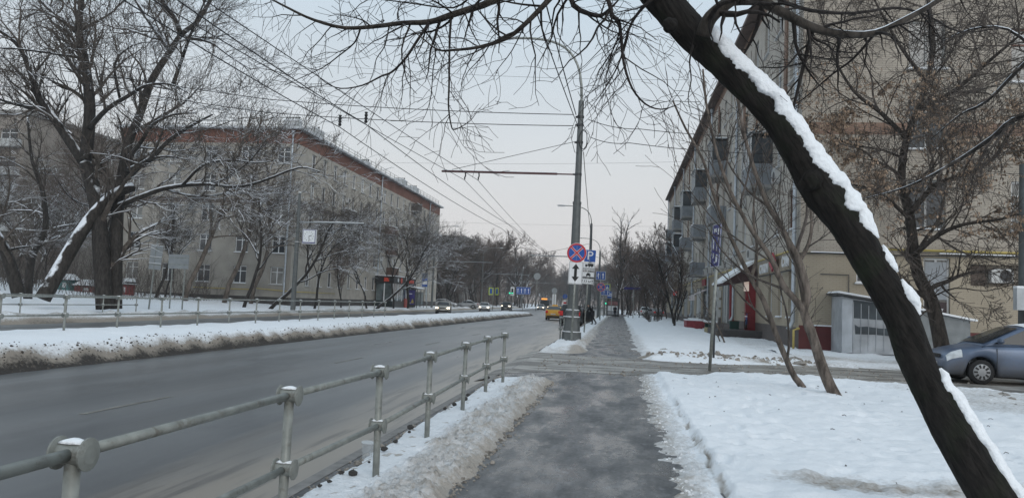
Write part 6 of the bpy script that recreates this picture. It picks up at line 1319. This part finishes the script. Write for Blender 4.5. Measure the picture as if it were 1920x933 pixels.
# ------------------------------------------------------------------ trees all around
# maple with dry leaves in front of the end wall
MP = dict(wob=.26, trop=(.02, .02, .0, -.03, -.03), n=(7, 7, 8, 7, 0), ang=(28, 70), lift=.0, lr=.6, max=4, rmin=.0075, seg=(.8, .5, .4, .35, .3), lmax=3.4, slev=2)
YM = 26.5
lm_ = [limb([(1768, 662), (1758, 610), (1745, 560), (1722, 515), (1712, 460), (1705, 400), (1690, 340), (1700, 260), (1730, 180), (1750, 90), (1740, 0)], YM, YM+1, .24, .06)+(0, 16),
       limb([(1705, 410), (1660, 370), (1620, 350), (1570, 345)], YM, YM-2, .07, .02)+(1, 9), limb([(1706, 400), (1750, 350), (1800, 330), (1860, 300), (1900, 240), (1960, 180)], YM, YM-1, .11, .03)+(1, 18),
       limb([(1712, 480), (1760, 440), (1810, 420), (1880, 410), (1940, 390)], YM, YM-2, .09, .02)+(1, 14), limb([(1700, 260), (1650, 210), (1600, 170), (1560, 100), (1540, 30)], YM, YM+1, .09, .02)+(1, 13),
       limb([(1720, 210), (1790, 170), (1860, 110), (1920, 60)], YM, YM-2, .09, .03)+(1, 15), limb([(1702, 300), (1650, 280), (1590, 270), (1540, 240)], YM, YM+.6, .05, .015)+(1, 9),
       limb([(1740, 560), (1790, 540), (1850, 545), (1910, 530)], YM, YM-1, .03, .01)+(1, 7), limb([(1735, 150), (1690, 90), (1650, 20), (1620, -40)], YM, YM, .07, .02)+(1, 10)]
mp = custom_tree('maple_tree', 'maple tree with dry brown seed bunches before the brick end wall', lm_, MP, 31, (BARK, TWIG))
rg = random.Random(12); q = MB(); LEAF = pm('dry_seeds', (.30, .215, .15), .8, .45, 3); cr = [c for c in mp.children if c.name.startswith('crown')][0].data; vv = cr.vertices; n = len(vv)
for _ in range(12000):
    p = vv[rg.randrange(n)].co; c = p+mp.location
    if not (4.2 < c.z < 9.6) or noise.noise((c.x*.6, c.y*.6, c.z*.6+3)) < -.12: continue
    for k in range(3):
        a = rg.uniform(0, 6.3); d = V((cos(a)*.04, sin(a)*.04, -rg.uniform(.07, .13))); w = V((-sin(a), cos(a), .2))*rg.uniform(.018, .032); e_ = p+V((rg.uniform(-.06, .06), rg.uniform(-.06, .06), -.02))
        q.quad(e_, e_+w+d*.5, e_+d, e_-w+d*.5)
tag(q.build('seed_bunches', LEAF, mp), kind='stuff')
# bough reaching in from the right
bg_ = [limb([(1990, 190), (1900, 225), (1860, 258), (1780, 310), (1700, 350), (1620, 372)], 11, 12.5, .05, .008)+(1, 8), limb([(1800, 298), (1765, 320), (1758, 345), (1770, 360)], 11.6, 11.8, .02, .006)+(2, 5), limb([(1990, 60), (1920, 120), (1850, 190), (1800, 215), (1745, 262)], 11, 12, .035, .008)+(1, 12), limb([(1960, 110), (1890, 55), (1820, 55), (1760, 82)], 11, 12, .03, .006)+(1, 10)]
tb0 = V((9.3, 10.6, 0)); bg_.insert(0, ([tb0+V((.0, 0, -.2)), tb0+V((.1, .1, 2)), at(2050, 250, 10.8), at(1990, 190, 11), at(1990, 60, 11), at(1985, -120, 11)], [.2, .18, .13, .1, .08, .05], 0, 6))
custom_tree('bare_tree', 'bare tree outside the right edge whose boughs reach over the lawn', bg_, dict(MP, rmin=.004, lmax=1.3, wob=.3), 33, (BARKS, TWIG), base=tb0)
# dense belt behind the old trees, left
rg = random.Random(3); spots = []
for k in range(27):
    y = rg.uniform(44, 71); x = -36-rg.random()*(34+(y-44)*.5)
    if x < BX-17 or y < 67: spots.append((x, y))
for i, (x, y) in enumerate(spots): plant(rg.choice((0, 1, 2, 3, 6, 6, 2)), x, y, verge_h(x)-.1, rg.uniform(.55, .92), rg.uniform(0, 6.3), 'bare tree in the dense belt between the old trees and the left block', 'bare trees of the belt behind the far railing', tilt=rg.uniform(-.12, .12))
for (px, Yd, k, sc, lab) in ((420, 66, 5, 1.12, 'tall fine-twigged birch rising above the left block corner, left one'), (470, 69, 5, 1.05, 'tall fine-twigged birch rising above the left block corner, right one'), (345, 62, 5, 1.1, 'hazy tall birch just right of the old trees')):
    p0 = at(px, 560, Yd); plant(k, p0.x, p0.y, verge_h(p0.x), sc, px, lab, name='birch_tree')
for k in range(20): plant(rg.choice((0, 1, 2, 3)), rg.uniform(-98, -54), rg.uniform(76, 128), .8, rg.uniform(.7, 1.0), rg.uniform(0, 6.3), 'bare tree standing beyond the belt in the gap left of the block', 'bare trees in the gap left of the block')
# individual trees along the far pavement, before the block
for (px, Yd, k, sc, rz, ti, lab) in ((456, 60, 1, .85, 0, 0, 'dark slim tree with snowy twigs left of the clock post'), (505, 61, 1, .9, 2.2, .5, 'tree leaning right behind the clock post'), (590, 70, 3, .95, 1, .28, 'thin leaning tree right of the clock post'), (688, 84, 0, .55, 0, 0, 'straight lopped tree left of the shop porch'), (705, 86, 1, .95, 2.0, .55, 'snowy tree leaning far right in front of the shop'), (738, 96, 3, 1.0, 4, .05, 'upright dark tree in front of the shop door'), (765, 98, 0, .8, 2, 0, 'tree just left of the far bus shelter'), (640, 80, 6, 1.1, 1, .1, 'small tree in front of the left block ground floor'), (800, 128, 0, .9, 1, 0, 'tree at the far corner of the left block')):
    p0 = at(px, 575, Yd); o = plant(k, p0.x, p0.y, .15, sc, 0, lab)
    o.rotation_euler = (0, ti, rz if not ti else 0)
def far_trees(lst, label, group):
    for x, y, k, sc in lst: plant(k, x, y, -.1, sc, rg.uniform(0, 6.3), label, group)
far_trees([(rg.uniform(-52, -29.5), rg.uniform(138, 190), rg.choice((7, 8, 9, 7)), rg.uniform(.7, 1.02)) for _ in range(34)], 'bare tree in the grove past the left block', 'bare trees past the left block')
far_trees([(rg.uniform(-60, -27), rg.uniform(192, 300), rg.choice((7, 8, 9, 4)), rg.uniform(.75, 1.15)) for _ in range(46)], 'distant bare tree lining the far side of the road', 'distant bare trees on the far side')
far_trees([(rg.uniform(-40, 12), rg.uniform(330, 430), rg.choice((7, 8, 9)), rg.uniform(.8, 1.25)) for _ in range(60)], 'hazy bare tree closing the end of the street', 'hazy bare trees at the end of the street')
far_trees([(rg.uniform(1.2, 6.5), rg.uniform(80, 118), rg.choice((6, 6, 3, 6)), rg.uniform(.75, 1.1)) for _ in range(9)], 'reddish bare tree between the far pavement and the right block', 'reddish bare trees before the right block')
far_trees([(rg.uniform(.8, 16), rg.uniform(126, 215), rg.choice((7, 9, 6, 8, 9)), rg.uniform(.65, 1.0)) for _ in range(24)], 'bare tree in the row past the right block', 'bare trees past the right block')
plant(4, -.15, 150, -.1, 1.05, 1, 'tall slender poplar above the far pavement, left of the pair', name='poplar_tree'); plant(4, 1.0, 156, -.1, 1.08, 3, 'tall slender poplar above the far pavement, right of the pair', name='poplar_tree')
for x, y, k, sc, l_ in ((4.3, 60, 6, 1.15, 'nearer'), (4.9, 68, 6, 1.25, 'farther')): plant(k, x, y, .15, sc, y, f'multi-twigged young tree before the shopfronts, the {l_} one')

# undergrowth and far-off wood: masses nobody could count
def thicket(name, label, n, xr, yr, hr, r, mat, seed):
    rg = random.Random(seed); q = MB()
    for _ in range(n):
        x, y = rg.uniform(*xr), rg.uniform(*yr); h = rg.uniform(*hr); p = V((x, y, verge_h(x)-.2 if x < -25 else -.1)); d = V((rg.gauss(0, .25), rg.gauss(0, .25), 1)).normalized(); pts = [p]
        for k in range(3): d = (d+rdir(rg)*.22).normalized(); p = p+d*h/3; pts.append(p)
        q.tube(pts, [r, r*.8, r*.6, r*.35], 3, cap=False)
        for k in range(3): e = pts[1+k % 2].lerp(pts[2+k % 2], rg.random()); q.tube([e, e+(d+rdir(rg)*.8).normalized()*h*.3], [r*.55, r*.3], 3, cap=False)
    o = q.build(name, mat); tag(o, label, 'undergrowth', kind='stuff')
thicket('undergrowth', 'leafless undergrowth between the trunks behind the far railing', 2200, (-90, -37), (52, 74), (1.0, 4.5), .02, TWIG, 1)
thicket('undergrowth', 'leafless undergrowth in the grove past the left block', 1800, (-70, -31), (150, 290), (1.5, 6), .035, TWIGR, 2)
thicket('far_wood', 'distant hazy wood closing the end of the street', 2600, (-95, 60), (400, 470), (5, 13), .06, TWIGR, 3)
thicket('undergrowth', 'leafless scrub past the end of the right block', 450, (2, 26), (126, 230), (1.2, 5), .03, TWIGR, 4)

# ------------------------------------------------------------------ haze: one box of thin winter air
HZ = bpy.data.materials.new('winter_haze'); HZ.use_nodes = True; t = HZ.node_tree; t.nodes.remove(t.nodes['Principled BSDF'])
pv = t.nodes.new('ShaderNodeVolumePrincipled'); pv.inputs['Color'].default_value = (.86, .88, .9, 1); pv.inputs['Density'].default_value = .0006; pv.inputs['Anisotropy'].default_value = .2
t.links.new(pv.outputs[0], t.nodes['Material Output'].inputs['Volume'])
hz = MB().box((-20, 240, 13), (360, 560, 30)).build('haze', HZ); tag(hz, kind='stuff')
